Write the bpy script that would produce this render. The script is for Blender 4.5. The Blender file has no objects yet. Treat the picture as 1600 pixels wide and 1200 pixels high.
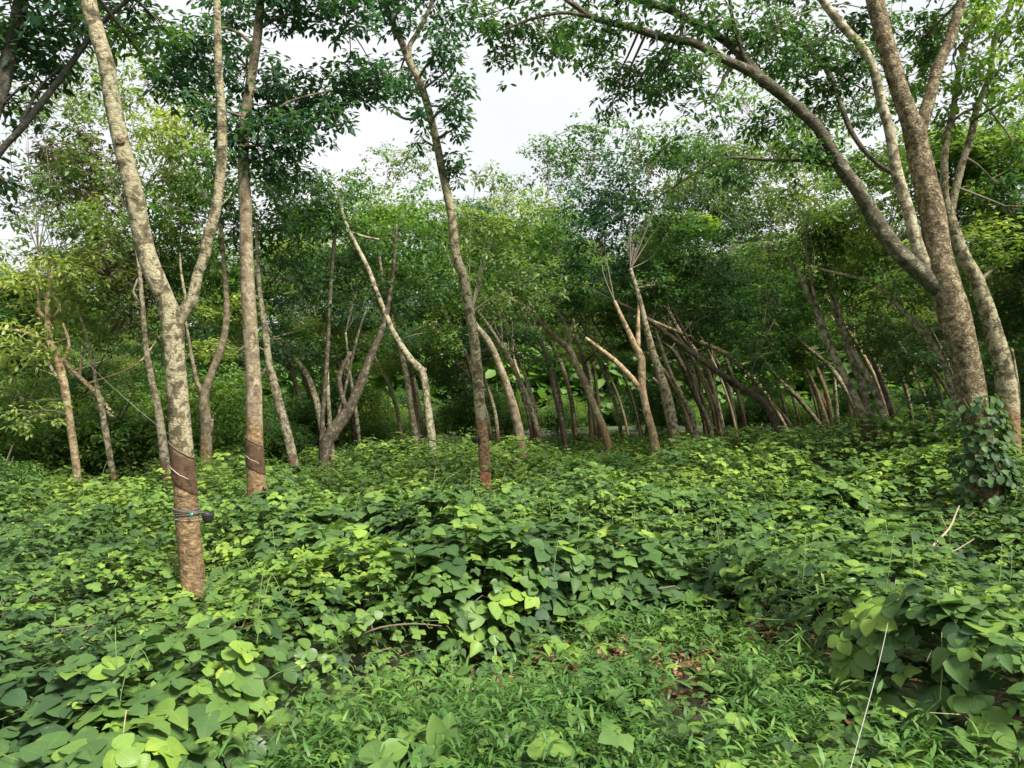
import bpy, math, random
import numpy as np
from mathutils import Vector
R = random.Random(7)
rng = np.random.default_rng(11)
rad = math.radians
sc = bpy.context.scene
C = sc.collection

# ------------------------------------------------------------------ camera
F = 1186.0                       # focal length in photo pixels (photo is 1600 wide)
CAM = np.array([0.0, 0.0, 1.6])
PITCH = math.atan(40 / F)
cd = bpy.data.cameras.new('camera'); cam = bpy.data.objects.new('camera', cd); C.objects.link(cam)
cd.sensor_width = 36; cd.lens = 36 * F / 1600; cd.clip_start = 0.05; cd.clip_end = 1000
cam.location = CAM; cam.rotation_euler = (rad(90) + PITCH, 0, 0)
sc.camera = cam
# ------------------------------------------------------------------ sky, sun, exposure
SUN_EL, SUN_AZ = rad(47), rad(138)      # azimuth clockwise from +Y: behind the camera, to the right
w = bpy.data.worlds.new('World'); sc.world = w; w.use_nodes = True
nt = w.node_tree; nt.nodes.clear()
out = nt.nodes.new('ShaderNodeOutputWorld'); bg = nt.nodes.new('ShaderNodeBackground')
sky = nt.nodes.new('ShaderNodeTexSky'); sky.sky_type = 'NISHITA'; sky.sun_disc = False
sky.sun_elevation = SUN_EL; sky.sun_rotation = SUN_AZ; sky.dust_density = 3; sky.air_density = 1.2
tc = nt.nodes.new('ShaderNodeTexCoord'); nz = nt.nodes.new('ShaderNodeTexNoise')
nz.inputs['Scale'].default_value = 2.4; nz.inputs['Detail'].default_value = 5
rp = nt.nodes.new('ShaderNodeValToRGB')
rp.color_ramp.elements[0].position = 0.3; rp.color_ramp.elements[0].color = (0.72, 0.72, 0.72, 1)
rp.color_ramp.elements[1].position = 0.65; rp.color_ramp.elements[1].color = (0.97, 0.97, 0.97, 1)
mx = nt.nodes.new('ShaderNodeMix'); mx.data_type = 'RGBA'
mx.inputs['B'].default_value = (6.35, 6.4, 6.45, 1)
nt.links.new(tc.outputs['Generated'], nz.inputs['Vector']); nt.links.new(nz.outputs['Fac'], rp.inputs['Fac'])
nt.links.new(rp.outputs['Color'], mx.inputs['Factor']); nt.links.new(sky.outputs['Color'], mx.inputs['A'])
nt.links.new(mx.outputs['Result'], bg.inputs['Color']); bg.inputs['Strength'].default_value = 0.081
nt.links.new(bg.outputs['Background'], out.inputs['Surface'])
sl = bpy.data.lights.new('sun', 'SUN'); sl.energy = 4.8; sl.angle = rad(18); sl.color = (1.0, 0.95, 0.86)
so = bpy.data.objects.new('sun', sl); C.objects.link(so)
sd = Vector((math.sin(SUN_AZ) * math.cos(SUN_EL), math.cos(SUN_AZ) * math.cos(SUN_EL), math.sin(SUN_EL)))
so.rotation_euler = sd.to_track_quat('Z', 'Y').to_euler(); so.location = (10, -10, 20)
sc.view_settings.view_transform = 'Standard'; sc.view_settings.look = 'None'
sc.view_settings.exposure = 1.08; sc.view_settings.gamma = 1.0; sc.view_settings.use_curve_mapping = False
cy = sc.cycles
cy.max_bounces = 7; cy.diffuse_bounces = 4; cy.glossy_bounces = 2; cy.transmission_bounces = 5
cy.transparent_max_bounces = 4; cy.caustics_reflective = False; cy.caustics_refractive = False

# ------------------------------------------------------------------ helpers
cp, sp = math.cos(PITCH), math.sin(PITCH)
def P(px, py, d):
    """world point seen at photo pixel (px,py) standing d metres away along +Y"""
    vx, vz = (px - 800) / F, (600 - py) / F
    v = np.array([vx, cp - vz * sp, sp + vz * cp])
    return CAM + v * (d / v[1])
def proj(p):
    q = np.asarray(p) - CAM
    f = q[..., 1] * cp + q[..., 2] * sp; u = -q[..., 1] * sp + q[..., 2] * cp
    return 800 + F * q[..., 0] / f, 600 - F * u / f
def sstep(a, b, x):
    t = np.clip((np.asarray(x, float) - a) / (b - a), 0, 1); return t * t * (3 - 2 * t)
def _hash(i, j, k, s):
    n = (i.astype(np.int64) * 374761393 + j.astype(np.int64) * 668265263 + k.astype(np.int64) * 2147483647 + s * 974711) & 0xFFFFFFFF
    n = ((n ^ (n >> 13)) * 1274126177) & 0xFFFFFFFF
    n = (n ^ (n >> 16)) & 0xFFFFFFFF
    return n / 4294967295.0
def vnoise(p, scale=1.0, seed=0):
    p = np.atleast_2d(np.asarray(p, float)) * scale
    i = np.floor(p).astype(np.int64); f = p - i; f = f * f * (3 - 2 * f)
    r = 0
    for a in (0, 1):
        for b in (0, 1):
            for c in (0, 1):
                wgt = (f[:, 0] if a else 1 - f[:, 0]) * (f[:, 1] if b else 1 - f[:, 1]) * (f[:, 2] if c else 1 - f[:, 2])
                r = r + wgt * _hash(i[:, 0] + a, i[:, 1] + b, i[:, 2] + c, seed)
    return r
def fbm(p, scale, seed=0, n=3):
    return sum(vnoise(p, scale * 2 ** k, seed + k * 17) * 0.5 ** k for k in range(n)) / sum(0.5 ** k for k in range(n))
def xyz(x, y, z=0):
    x = np.asarray(x, float); return np.stack([x, np.broadcast_to(y, x.shape), np.broadcast_to(z, x.shape)], -1).reshape(-1, 3)

def terrain(x, y):
    x = np.asarray(x, float); y = np.asarray(y, float)
    z = 0.03 * np.clip(y - 5, 0, 11) - 0.30 * sstep(17, 34, y)
    z = z - 0.16 * sstep(1.15, .5, np.abs(x + .55)) * sstep(3.9, 4.3, y) * sstep(5.6, 5.0, y)
    z = z + np.clip(np.where(x > 0, 0.04, 0.062) * x, -0.62, 0.34) * sstep(4, 12, y)
    z = z + 0.46 * np.exp(-(((x - 5.6) / 1.3) ** 2 + ((y - 7.2) / 1.1) ** 2))
    z = z + 0.22 * np.exp(-(((x - 6.6) / 1.8) ** 2 + ((y - 12) / 2.2) ** 2))
    nn = fbm(xyz(x.ravel(), y.ravel()), 0.5, 3).reshape(x.shape)
    return z + 0.16 * (nn - 0.5)
EX = np.array([-9, -1.6, -1.35, -1.15, -0.9, -0.4, 0.24, 1.35, 1.55, 1.7, 2.0, 2.5, 9])
EY = np.array([1.6, 1.8, 2.7, 3.8, 4.55, 4.85, 5.25, 5.3, 4.8, 3.8, 3.1, 2.4, 1.8])
def edge_y(x): return np.interp(x, EX, EY)
def veg(x, y):
    """height of the creeper blanket above the soil"""
    x = np.asarray(x, float); y = np.asarray(y, float)
    e = y - edge_y(x) - 0.35 * (vnoise(xyz(x.ravel(), y.ravel()), 1.7, 9).reshape(x.shape) - 0.5)
    h = 0.52 * sstep(-0.05, 0.32, e) * (1 - 0.5 * sstep(15, 19, y))
    q = xyz(x.ravel(), y.ravel())
    m = fbm(q, 0.7, 21).reshape(x.shape); m2 = vnoise(q, 2.6, 5).reshape(x.shape)
    m3 = vnoise(q, 1.5, 63).reshape(x.shape)
    h = h * (0.34 + 0.95 * sstep(.25, .75, m) + 0.45 * (m2 - 0.5)) + (m3 - .42) * .42 * sstep(5.6, 7, y) * sstep(.2, .8, e)
    h = np.where(e > .3, np.maximum(h, .14), h) + 0.10 * sstep(6, 10, y) * sstep(0.0, 0.5, e)
    h = h * (1 - 0.82 * np.exp(-(((x + 2.4) / 0.6) ** 2 + ((y - 5.3) / 0.65) ** 2)))
    return h

def tag(o, label=None, cat=None, group=None, kind=None):
    if label: o['label'] = label
    if cat: o['category'] = cat
    if group: o['group'] = group
    if kind: o['kind'] = kind
    return o
def empty(name, loc):
    o = bpy.data.objects.new(name, None); C.objects.link(o); o.location = [float(v) for v in loc]; o.empty_display_size = 0.2
    return o
def link(name, me, parent=None, loc=None):
    o = bpy.data.objects.new(name, me); C.objects.link(o)
    if parent is not None: o.parent = parent
    if loc is not None: o.location = [float(v) for v in loc]
    return o
def mesh_np(name, V, Fc, mat, attrs=None, smooth=True):
    """Fc: (m,3) or (m,4) int array or a list of such arrays"""
    me = bpy.data.meshes.new(name)
    if not isinstance(Fc, list): Fc = [Fc]
    Fc = [f for f in Fc if len(f)]
    me.vertices.add(len(V)); me.vertices.foreach_set('co', np.asarray(V, np.float32).ravel())
    li = np.concatenate([f.ravel() for f in Fc]).astype(np.int32)
    tot = np.concatenate([np.full(len(f), f.shape[1]) for f in Fc])
    st = np.concatenate([[0], np.cumsum(tot)[:-1]]).astype(np.int32)
    me.loops.add(len(li)); me.loops.foreach_set('vertex_index', li)
    me.polygons.add(len(st)); me.polygons.foreach_set('loop_start', st)
    me.polygons.foreach_set('use_smooth', np.full(len(st), smooth))
    for k, v in (attrs or {}).items():
        v = np.asarray(v, np.float32)
        if v.ndim == 1:
            a = me.attributes.new(k, 'FLOAT', 'POINT'); a.data.foreach_set('value', v)
        else:
            a = me.attributes.new(k, 'FLOAT_VECTOR', 'POINT'); a.data.foreach_set('vector', v.ravel())
    me.update(calc_edges=True); me.materials.append(mat)
    return me

class MB:                                    # collects tubes / grids into one mesh
    def __init__(s): s.v = []; s.q = []; s.t = []; s.n = 0; s.a = []
    def add(s, V, quads=None, tris=None, attr=None):
        s.v.append(np.asarray(V, float))
        if quads is not None and len(quads): s.q.append(np.asarray(quads) + s.n)
        if tris is not None and len(tris): s.t.append(np.asarray(tris) + s.n)
        s.a.append(np.zeros(len(V)) if attr is None else np.asarray(attr, float)); s.n += len(V)
    def build(s, name, mat, parent=None, base=(0, 0, 0), smooth=True):
        V = np.concatenate(s.v) - np.asarray(base)
        fs = []
        if s.q: fs.append(np.concatenate(s.q))
        if s.t: fs.append(np.concatenate(s.t))
        me = mesh_np(name, V, fs, mat, {'tap': np.concatenate(s.a)}, smooth)
        return link(name, me, parent)

def resample(pts, r, step):
    pts = np.asarray(pts, float); r = np.asarray(r, float)
    if len(pts) == 2: pts = np.array([pts[0], pts.mean(0), pts[1]]); r = np.array([r[0], r.mean(), r[1]])
    P0 = np.vstack([2 * pts[0] - pts[1], pts, 2 * pts[-1] - pts[-2]]); R0 = np.r_[r[0], r, r[-1]]
    op, orr = [], []
    for i in range(1, len(P0) - 2):
        L = np.linalg.norm(P0[i + 1] - P0[i]); n = max(1, int(L / step))
        t = (np.arange(n) / n)[:, None]
        a, b, c, d = P0[i - 1], P0[i], P0[i + 1], P0[i + 2]
        op.append(0.5 * (2 * b + (c - a) * t + (2 * a - 5 * b + 4 * c - d) * t ** 2 + (3 * b - a - 3 * c + d) * t ** 3))
        orr.append(R0[i] + (R0[i + 1] - R0[i]) * t[:, 0])
    op.append(P0[-2][None]); orr.append([R0[-2]])
    return np.concatenate(op), np.concatenate(orr)

def tube(mb, pts, r, sides=8, step=0.3, rough=0.0, nscale=6.0, seed=0, cap=True, tapz=None, ridges=0.0):
    c, rr = resample(pts, r, step)
    n = len(c); T = np.gradient(c, axis=0); T /= np.linalg.norm(T, axis=1)[:, None] + 1e-9
    up = np.array([1.0, 0, 0]) if abs(T[0][0]) < 0.8 else np.array([0, 1.0, 0])
    A = np.zeros((n, 3)); a = up - T[0] * up.dot(T[0]); A[0] = a / np.linalg.norm(a)
    for i in range(1, n):
        a = A[i - 1] - T[i] * A[i - 1].dot(T[i]); A[i] = a / (np.linalg.norm(a) + 1e-9)
    B = np.cross(T, A)
    th = np.arange(sides) / sides * 2 * math.pi
    D = A[:, None, :] * np.cos(th)[None, :, None] + B[:, None, :] * np.sin(th)[None, :, None]
    rad_ = np.repeat(rr[:, None], sides, 1)
    V = c[:, None, :] + D * rad_[..., None]
    if rough > 0:
        q = V.reshape(-1, 3)
        nn = (fbm(q * [1, 1, 0.55], nscale, seed, 2) - 0.5) * 2 * 0.55 + (vnoise(q, nscale * 4.5, seed + 5) - 0.5) * 0.5
        if ridges: nn = nn + ridges * (vnoise(q * [1, 1, 0.14], nscale * 3.2, seed + 31) - 0.5) * 2
        V = c[:, None, :] + D * (rad_ * (1 + rough * nn.reshape(n, sides)))[..., None]
    V = V.reshape(-1, 3)
    i = np.arange(n - 1)[:, None] * sides; j = np.arange(sides)[None]
    j2 = (j + 1) % sides
    Q = np.stack([i + j, i + j2, i + sides + j2, i + sides + j], -1).reshape(-1, 4)
    tr = None
    if cap:
        V = np.vstack([V, c[-1] + T[-1] * rr[-1] * 0.4, c[0]])
        k = (n - 1) * sides; jj = np.arange(sides)
        tr = np.concatenate([np.stack([k + jj, k + (jj + 1) % sides, np.full(sides, n * sides)], -1),
                             np.stack([(jj + 1) % sides, jj, np.full(sides, n * sides + 1)], -1)])
    at = None
    if tapz is not None:
        kk = int(np.argmin(np.abs(c[:, 2] - tapz))); zz = V[:, 2] + 0.015 * (vnoise(V, 9, seed) - 0.5) + 0.75 * (V[:, 0] - c[kk][0])
        at = 1 - sstep(tapz - 0.012, tapz + 0.012, zz)
    mb.add(V, Q, tr, at)
    return c, rr

# ------------------------------------------------------------------ materials
def newmat(name):
    m = bpy.data.materials.new(name); m.use_nodes = True; t = m.node_tree
    for n in list(t.nodes):
        if n.type not in ('BSDF_PRINCIPLED', 'OUTPUT_MATERIAL'): t.nodes.remove(n)
    return m, t, t.nodes['Principled BSDF'], t.nodes['Material Output']
def ramp(t, stops, src):
    r = t.nodes.new('ShaderNodeValToRGB'); e = r.color_ramp.elements
    while len(e) < len(stops): e.new(0.5)
    for k, (p, c) in enumerate(stops): e[k].position = p; e[k].color = (*c, 1) if len(c) == 3 else c
    t.links.new(src, r.inputs['Fac']); return r.outputs['Color']
def noise(t, vec, scale, detail=4, rough=0.55, dist=0.0):
    n = t.nodes.new('ShaderNodeTexNoise'); n.inputs['Scale'].default_value = scale
    n.inputs['Detail'].default_value = detail; n.inputs['Roughness'].default_value = rough
    n.inputs['Distortion'].default_value = dist
    t.links.new(vec, n.inputs['Vector']); return n.outputs['Fac']
def mapping(t, vec, scale):
    m = t.nodes.new('ShaderNodeMapping'); m.inputs['Scale'].default_value = scale
    t.links.new(vec, m.inputs['Vector']); return m.outputs['Vector']
def mixc(t, fac, a, b, mode='MIX'):
    m = t.nodes.new('ShaderNodeMix'); m.data_type = 'RGBA'; m.blend_type = mode
    for s, v in (('Factor', fac), ('A', a), ('B', b)):
        if isinstance(v, (int, float)): m.inputs[s].default_value = v
        elif isinstance(v, tuple): m.inputs[s].default_value = (*v, 1)
        else: t.links.new(v, m.inputs[s])
    return m.outputs['Result']
def math_(t, op, a, b):
    m = t.nodes.new('ShaderNodeMath'); m.operation = op
    for k, v in enumerate((a, b)):
        if isinstance(v, (int, float)): m.inputs[k].default_value = v
        else: t.links.new(v, m.inputs[k])
    return m.outputs[0]
def bark_mat(name, dark, mid, pale, tapc=(0.175, 0.118, 0.06), tapd=(0.05, 0.033, 0.02), patch=0.5, bump=0.5, scale=1.0, ring=0.13, crack=0.3):
    m, t, b, o = newmat(name)
    co = t.nodes.new('ShaderNodeTexCoord').outputs['Object']
    oi = t.nodes.new('ShaderNodeObjectInfo')
    va = t.nodes.new('ShaderNodeVectorMath'); va.operation = 'ADD'
    sc_ = t.nodes.new('ShaderNodeVectorMath'); sc_.operation = 'SCALE'; sc_.inputs[0].default_value = (31, 17, 43)
    t.links.new(oi.outputs['Random'], sc_.inputs['Scale'])
    t.links.new(co, va.inputs[0]); t.links.new(sc_.outputs[0], va.inputs[1]); v = va.outputs[0]
    n1 = noise(t, v, 11 * scale, 6, 0.6, 0.5)
    n2 = noise(t, v, 30 * scale, 5, 0.6)
    n3 = noise(t, mapping(t, v, (5, 5, 42)), 1.6 * scale, 4, 0.6)
    n4 = noise(t, v, 1.3, 3)
    c = ramp(t, [(0.36, dark), (0.46, mid), (patch, mid), (patch + 0.025, pale)], n1)
    c = mixc(t, 0.55, c, ramp(t, [(0.3, (0.45, 0.42, 0.38)), (0.7, (1.25, 1.22, 1.2))], n2), 'MULTIPLY')
    c = mixc(t, ring, c, ramp(t, [(0.32, (0.35, 0.3, 0.25)), (0.5, (1, 1, 1))], n3), 'MULTIPLY')
    c = mixc(t, 0.6, c, ramp(t, [(0.3, (0.75, 0.8, 0.65)), (0.7, (1.1, 1.02, 0.95))], n4), 'MULTIPLY')
    vo = t.nodes.new('ShaderNodeTexVoronoi'); vo.feature = 'DISTANCE_TO_EDGE'; vo.inputs['Scale'].default_value = 9 * scale
    vd = t.nodes.new('ShaderNodeVectorMath'); vd.operation = 'ADD'; ns = t.nodes.new('ShaderNodeTexNoise'); ns.inputs['Scale'].default_value = 14; ns.inputs['Detail'].default_value = 4
    vs = t.nodes.new('ShaderNodeVectorMath'); vs.operation = 'SCALE'; vs.inputs['Scale'].default_value = 0.16
    t.links.new(v, ns.inputs['Vector']); t.links.new(ns.outputs['Color'], vs.inputs[0]); t.links.new(mapping(t, v, (1.6, 1.6, 2.6)), vd.inputs[0]); t.links.new(vs.outputs[0], vd.inputs[1])
    t.links.new(vd.outputs[0], vo.inputs['Vector'])
    ck = ramp(t, [(0.0, (0, 0, 0)), (0.035, (0.75, 0.75, 0.75)), (0.10, (1, 1, 1))], vo.outputs['Distance'])
    c = mixc(t, crack, c, mixc(t, 1.0, ck, c, 'MULTIPLY'))
    at = t.nodes.new('ShaderNodeAttribute'); at.attribute_name = 'tap'
    tc_ = ramp(t, [(0.33, tapd), (0.52, tapc), (0.66, tuple(min(1, x * 1.9) for x in tapc))], noise(t, mapping(t, v, (10, 10, 16)), 1.8, 7, 0.7))
    c = mixc(t, at.outputs['Fac'], c, tc_)
    t.links.new(c, b.inputs['Base Color']); b.inputs['Roughness'].default_value = 0.86
    b.inputs['Specular IOR Level'].default_value = 0.25
    bm = t.nodes.new('ShaderNodeBump'); bm.inputs['Strength'].default_value = bump; bm.inputs['Distance'].default_value = 0.022
    n3 = math_(t, 'ADD', n3, math_(t, 'MULTIPLY', ck, crack * 2.2))
    t.links.new(math_(t, 'ADD', math_(t, 'MULTIPLY', n3, 0.35), math_(t, 'ADD', n2, math_(t, 'MULTIPLY', n1, 0.7))), bm.inputs['Height'])
    t.links.new(bm.outputs['Normal'], b.inputs['Normal'])
    return m
BARK = bark_mat('bark_lichen', (0.068, 0.060, 0.036), (0.150, 0.130, 0.080), (0.315, 0.29, 0.20), patch=0.475, bump=0.8)
BARK2 = bark_mat('bark_brown', (0.10, 0.08, 0.055), (0.22, 0.18, 0.125), (0.33, 0.295, 0.215), patch=0.54)
BARKR = bark_mat('bark_flaky', (0.065, 0.047, 0.03), (0.175, 0.14, 0.086), (0.32, 0.275, 0.185), patch=0.53, bump=0.9, scale=1.3, crack=0.75)
BARKG = bark_mat('bark_grey', (0.095, 0.08, 0.055), (0.22, 0.195, 0.135), (0.42, 0.39, 0.29), patch=0.50, tapc=(0.14, 0.08, 0.05))
BARKM = bark_mat('bark_mossy', (0.035, 0.035, 0.025), (0.095, 0.085, 0.06), (0.21, 0.205, 0.155), patch=0.57, bump=0.8)
BARKD = bark_mat('bark_dark', (0.04, 0.033, 0.024), (0.10, 0.085, 0.062), (0.22, 0.20, 0.15), patch=0.56)
BARKT = bark_mat('bark_dark_grey', (0.03, 0.029, 0.026), (0.062, 0.06, 0.052), (0.11, 0.11, 0.095), patch=0.56)  # darkest grey bark, for the tree beyond the left edge
BARKP = bark_mat('bark_bare', (0.16, 0.11, 0.065), (0.36, 0.27, 0.165), (0.52, 0.43, 0.29), patch=0.52)

def leaf_mat(name, stops, trans=0.35, rough=0.5, spec=0.35, veins=False, tcol=(1.25, 1.3, 0.5)):
    m, t, b, o = newmat(name)
    at = t.nodes.new('ShaderNodeAttribute'); at.attribute_name = 'tint'
    c = ramp(t, stops, at.outputs['Fac'])
    if veins:
        uv = t.nodes.new('ShaderNodeAttribute'); uv.attribute_name = 'luv'
        s = t.nodes.new('ShaderNodeSeparateXYZ'); t.links.new(uv.outputs['Vector'], s.inputs[0])
        av = math_(t, 'ABSOLUTE', s.outputs['Y'], 0)
        mid = math_(t, 'LESS_THAN', av, 0.014)
        ph = math_(t, 'SUBTRACT', math_(t, 'MULTIPLY', s.outputs['X'], 6.5), math_(t, 'MULTIPLY', av, 5.5))
        fr = math_(t, 'FRACT', ph, 0); vn = math_(t, 'LESS_THAN', fr, 0.10)
        k = math_(t, 'MAXIMUM', mid, math_(t, 'MULTIPLY', vn, 0.55))
        c = mixc(t, math_(t, 'MULTIPLY', k, 0.8), c, mixc(t, 1.0, c, (1.5, 1.4, 1.2), 'MULTIPLY'))
        oc = t.nodes.new('ShaderNodeTexCoord').outputs['Object']
        c = mixc(t, 0.5, c, ramp(t, [(0.3, (0.72, 0.75, 0.7)), (0.7, (1.15, 1.12, 1.05))], noise(t, oc, 14, 4)), 'MULTIPLY')
        c = mixc(t, ramp(t, [(0.66, (0, 0, 0)), (0.70, (0.75, 0.75, 0.75))], noise(t, oc, 38, 3, 0.6)), c, (0.16, 0.13, 0.05))
        t.links.new(ramp(t, [(0.35, (0.34,) * 3), (0.65, (0.66,) * 3)], noise(t, oc, 7, 3)), b.inputs['Roughness'])
        bm = t.nodes.new('ShaderNodeBump'); bm.inputs['Strength'].default_value = 0.6; bm.inputs['Distance'].default_value = 0.004
        t.links.new(math_(t, 'SUBTRACT', 1.0, k), bm.inputs['Height']); t.links.new(bm.outputs['Normal'], b.inputs['Normal'])
    t.links.new(c, b.inputs['Base Color'])
    if not veins: b.inputs['Roughness'].default_value = rough
    b.inputs['Specular IOR Level'].default_value = spec
    tr = t.nodes.new('ShaderNodeBsdfTranslucent'); t.links.new(mixc(t, 1.0, c, tcol, 'MULTIPLY'), tr.inputs['Color'])
    ms = t.nodes.new('ShaderNodeMixShader'); ms.inputs[0].default_value = trans
    t.links.new(b.outputs[0], ms.inputs[1]); t.links.new(tr.outputs[0], ms.inputs[2]); t.links.new(ms.outputs[0], o.inputs['Surface'])
    return m
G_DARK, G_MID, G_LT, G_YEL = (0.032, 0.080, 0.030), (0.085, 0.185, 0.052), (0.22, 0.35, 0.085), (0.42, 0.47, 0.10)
LEAF = leaf_mat('rubber_leaves', [(0, G_DARK), (0.4, G_MID), (0.75, G_LT), (1, G_YEL)], trans=0.42)
LEAFD = leaf_mat('shade_tinted_leaves', [(0, (0.030, 0.078, 0.056)), (0.5, (0.068, 0.155, 0.090)), (1, (0.16, 0.27, 0.11))], trans=0.45)  # darker leaf copy: shade and bluish glare put into the colour
LEAFP = leaf_mat('pale_leaves', [(0, (0.06, 0.11, 0.045)), (0.5, (0.16, 0.25, 0.085)), (1, (0.38, 0.44, 0.13))], trans=0.45)
LEAFM = leaf_mat('big_tree_leaves', [(0, (0.026, 0.070, 0.036)), (0.5, (0.070, 0.150, 0.060)), (1, (0.17, 0.28, 0.08))], trans=0.45)
LEAFB = leaf_mat('bronze_leaves', [(0, (0.09, 0.075, 0.06)), (0.5, (0.17, 0.15, 0.11)), (1, (0.26, 0.26, 0.13))], trans=0.35)
VINE = leaf_mat('creeper_leaves', [(0, (0.040, 0.085, 0.036)), (0.35, (0.085, 0.165, 0.045)), (0.65, (0.19, 0.31, 0.055)), (0.88, (0.34, 0.44, 0.075)), (1, (0.48, 0.44, 0.09))],
                trans=0.30, rough=0.5, spec=0.28, veins=True)
GRASS = leaf_mat('grass_blades', [(0, (0.035, 0.09, 0.020)), (0.5, (0.085, 0.19, 0.038)), (1, (0.24, 0.36, 0.07))], trans=0.35)
LITTER = leaf_mat('dead_leaves', [(0, (0.07, 0.035, 0.02)), (0.5, (0.19, 0.10, 0.055)), (0.85, (0.34, 0.20, 0.12)), (1, (0.42, 0.30, 0.20))], trans=0.1, spec=0.2, tcol=(1, 0.8, 0.6))
def plain(name, col, rough=0.7, var=0.25, sc_=20):
    m, t, b, o = newmat(name)
    co = t.nodes.new('ShaderNodeTexCoord').outputs['Object']
    c = mixc(t, 1.0, col, ramp(t, [(0.3, (1 - var,) * 3), (0.7, (1 + var,) * 3)], noise(t, co, sc_, 5)), 'MULTIPLY')
    t.links.new(c, b.inputs['Base Color']); b.inputs['Roughness'].default_value = rough
    return m
STEM = plain('green_stem', (0.13, 0.20, 0.06)); TWIG = plain('twig_bark', (0.11, 0.09, 0.062)); TWIGP = plain('dry_twig', (0.30, 0.23, 0.15))
BLACK = plain('black_rubber', (0.018, 0.018, 0.02), 0.45); CORD = plain('pale_cord', (0.30, 0.30, 0.27), 0.6, 0.1)
TWINE = plain('grey_twine', (0.11, 0.10, 0.085), 0.9); TEAL = plain('teal_plastic', (0.02, 0.28, 0.20), 0.4, 0.1)
LATEX = plain('dry_latex', (0.42, 0.32, 0.24), 0.6, 0.15, 60); REDCUT = plain('fresh_cut_bark', (0.34, 0.13, 0.07), 0.8, 0.45, 30)
PANEL = bark_mat('tapped_bark', (0.045, 0.027, 0.016), (0.085, 0.052, 0.032), (0.13, 0.085, 0.052), patch=0.58, bump=0.35)
WALLM = plain('weathered_concrete', (0.055, 0.052, 0.045), 0.9, 0.5, 3); WHITEM = plain('whitewash', (0.72, 0.72, 0.70), 0.8, 0.15, 4)

# ------------------------------------------------------------------ leaf templates (u along, v across, w up)
def T_(verts, tris): return np.array(verts, float), np.array(tris)
HEX = T_([(0, 0, 0), (0.32, -0.36, .05), (0.32, 0.36, .05), (0.70, -0.30, .02), (0.70, 0.30, .02), (1, 0, -.10)],
         [(0, 1, 3), (0, 3, 5), (0, 5, 4), (0, 4, 2)])
DIA = T_([(0, 0, 0), (0.5, -0.30, .06), (0.5, 0.30, .06), (1, 0, -.06)], [(0, 1, 3), (0, 3, 2)])
ELL = T_([(0, 0, 0), (0.34, -0.22, .03), (0.34, 0.22, .03), (0.72, -0.19, -.01), (0.72, 0.19, -.01), (1, 0, -.12)], HEX[1])
def broad(us, ws, droop=0.16, fold=0.07):
    v = [(0, 0, 0)]
    for u, wd in zip(us, ws):
        z = -droop * u * u
        v += [(u, -wd, z - fold * wd * 1.5), (u, 0, z + 0.0 if fold < 0 else z - fold * 0.5), (u, wd, z - fold * wd * 1.5)]
    v.append((1, 0, -droop * 1.1)); n = len(us); t = [(0, 1, 2), (0, 2, 3)]
    for k in range(n - 1):
        a = 1 + 3 * k; b = a + 3
        t += [(a, b, b + 1), (a, b + 1, a + 1), (a + 1, b + 1, b + 2), (a + 1, b + 2, a + 2)]
    a = 1 + 3 * (n - 1); e = 1 + 3 * n
    t += [(a, e, a + 1), (a + 1, e, a + 2)]
    return T_(v, t)
ROUND = broad([.05, .24, .52, .78, .94], [.26, .46, .49, .33, .13], 0.12, -0.16)
LOBED = broad([.05, .22, .45, .66, .88], [.25, .50, .46, .36, .15], 0.16, -0.14)
LANCE = broad([.08, .3, .6, .85], [.10, .20, .19, .08], 0.35, -0.3)
BLADE = T_([(0, 0, 0), (.28, -.075, .06), (.28, .075, .06), (.66, -.065, -.03), (.66, .065, -.03), (1, 0, -.30)],
           [(0, 1, 2), (1, 3, 4), (1, 4, 2), (3, 5, 4)])

ROUND_C = broad([.05, .24, .52, .78, .94], [.24, .42, .44, .28, .11], 0.38, 0.30)
OVATE = broad([.05, .20, .45, .72, .92], [.20, .36, .36, .20, .07], 0.22, -0.30)
ANG = T_([(0, 0, 0), (.18, -.40, -.02), (.20, 0, 0), (.18, .40, -.02), (.42, -.56, -.07), (.45, 0, -.02), (.42, .56, -.07), (.60, -.34, -.06), (.66, 0, -.06), (.60, .34, -.06), (.82, -.22, -.12), (.86, 0, -.11), (.82, .22, -.12), (1.04, 0, -.20)],
         [(0, 1, 2), (0, 2, 3), (1, 4, 5), (1, 5, 2), (2, 5, 6), (2, 6, 3), (4, 7, 8), (4, 8, 5), (5, 8, 9), (5, 9, 6), (7, 10, 11), (7, 11, 8), (8, 11, 12), (8, 12, 9), (10, 13, 11), (11, 13, 12)])
def nrmz(a): return a / (np.linalg.norm(a, axis=-1, keepdims=True) + 1e-9)
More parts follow.
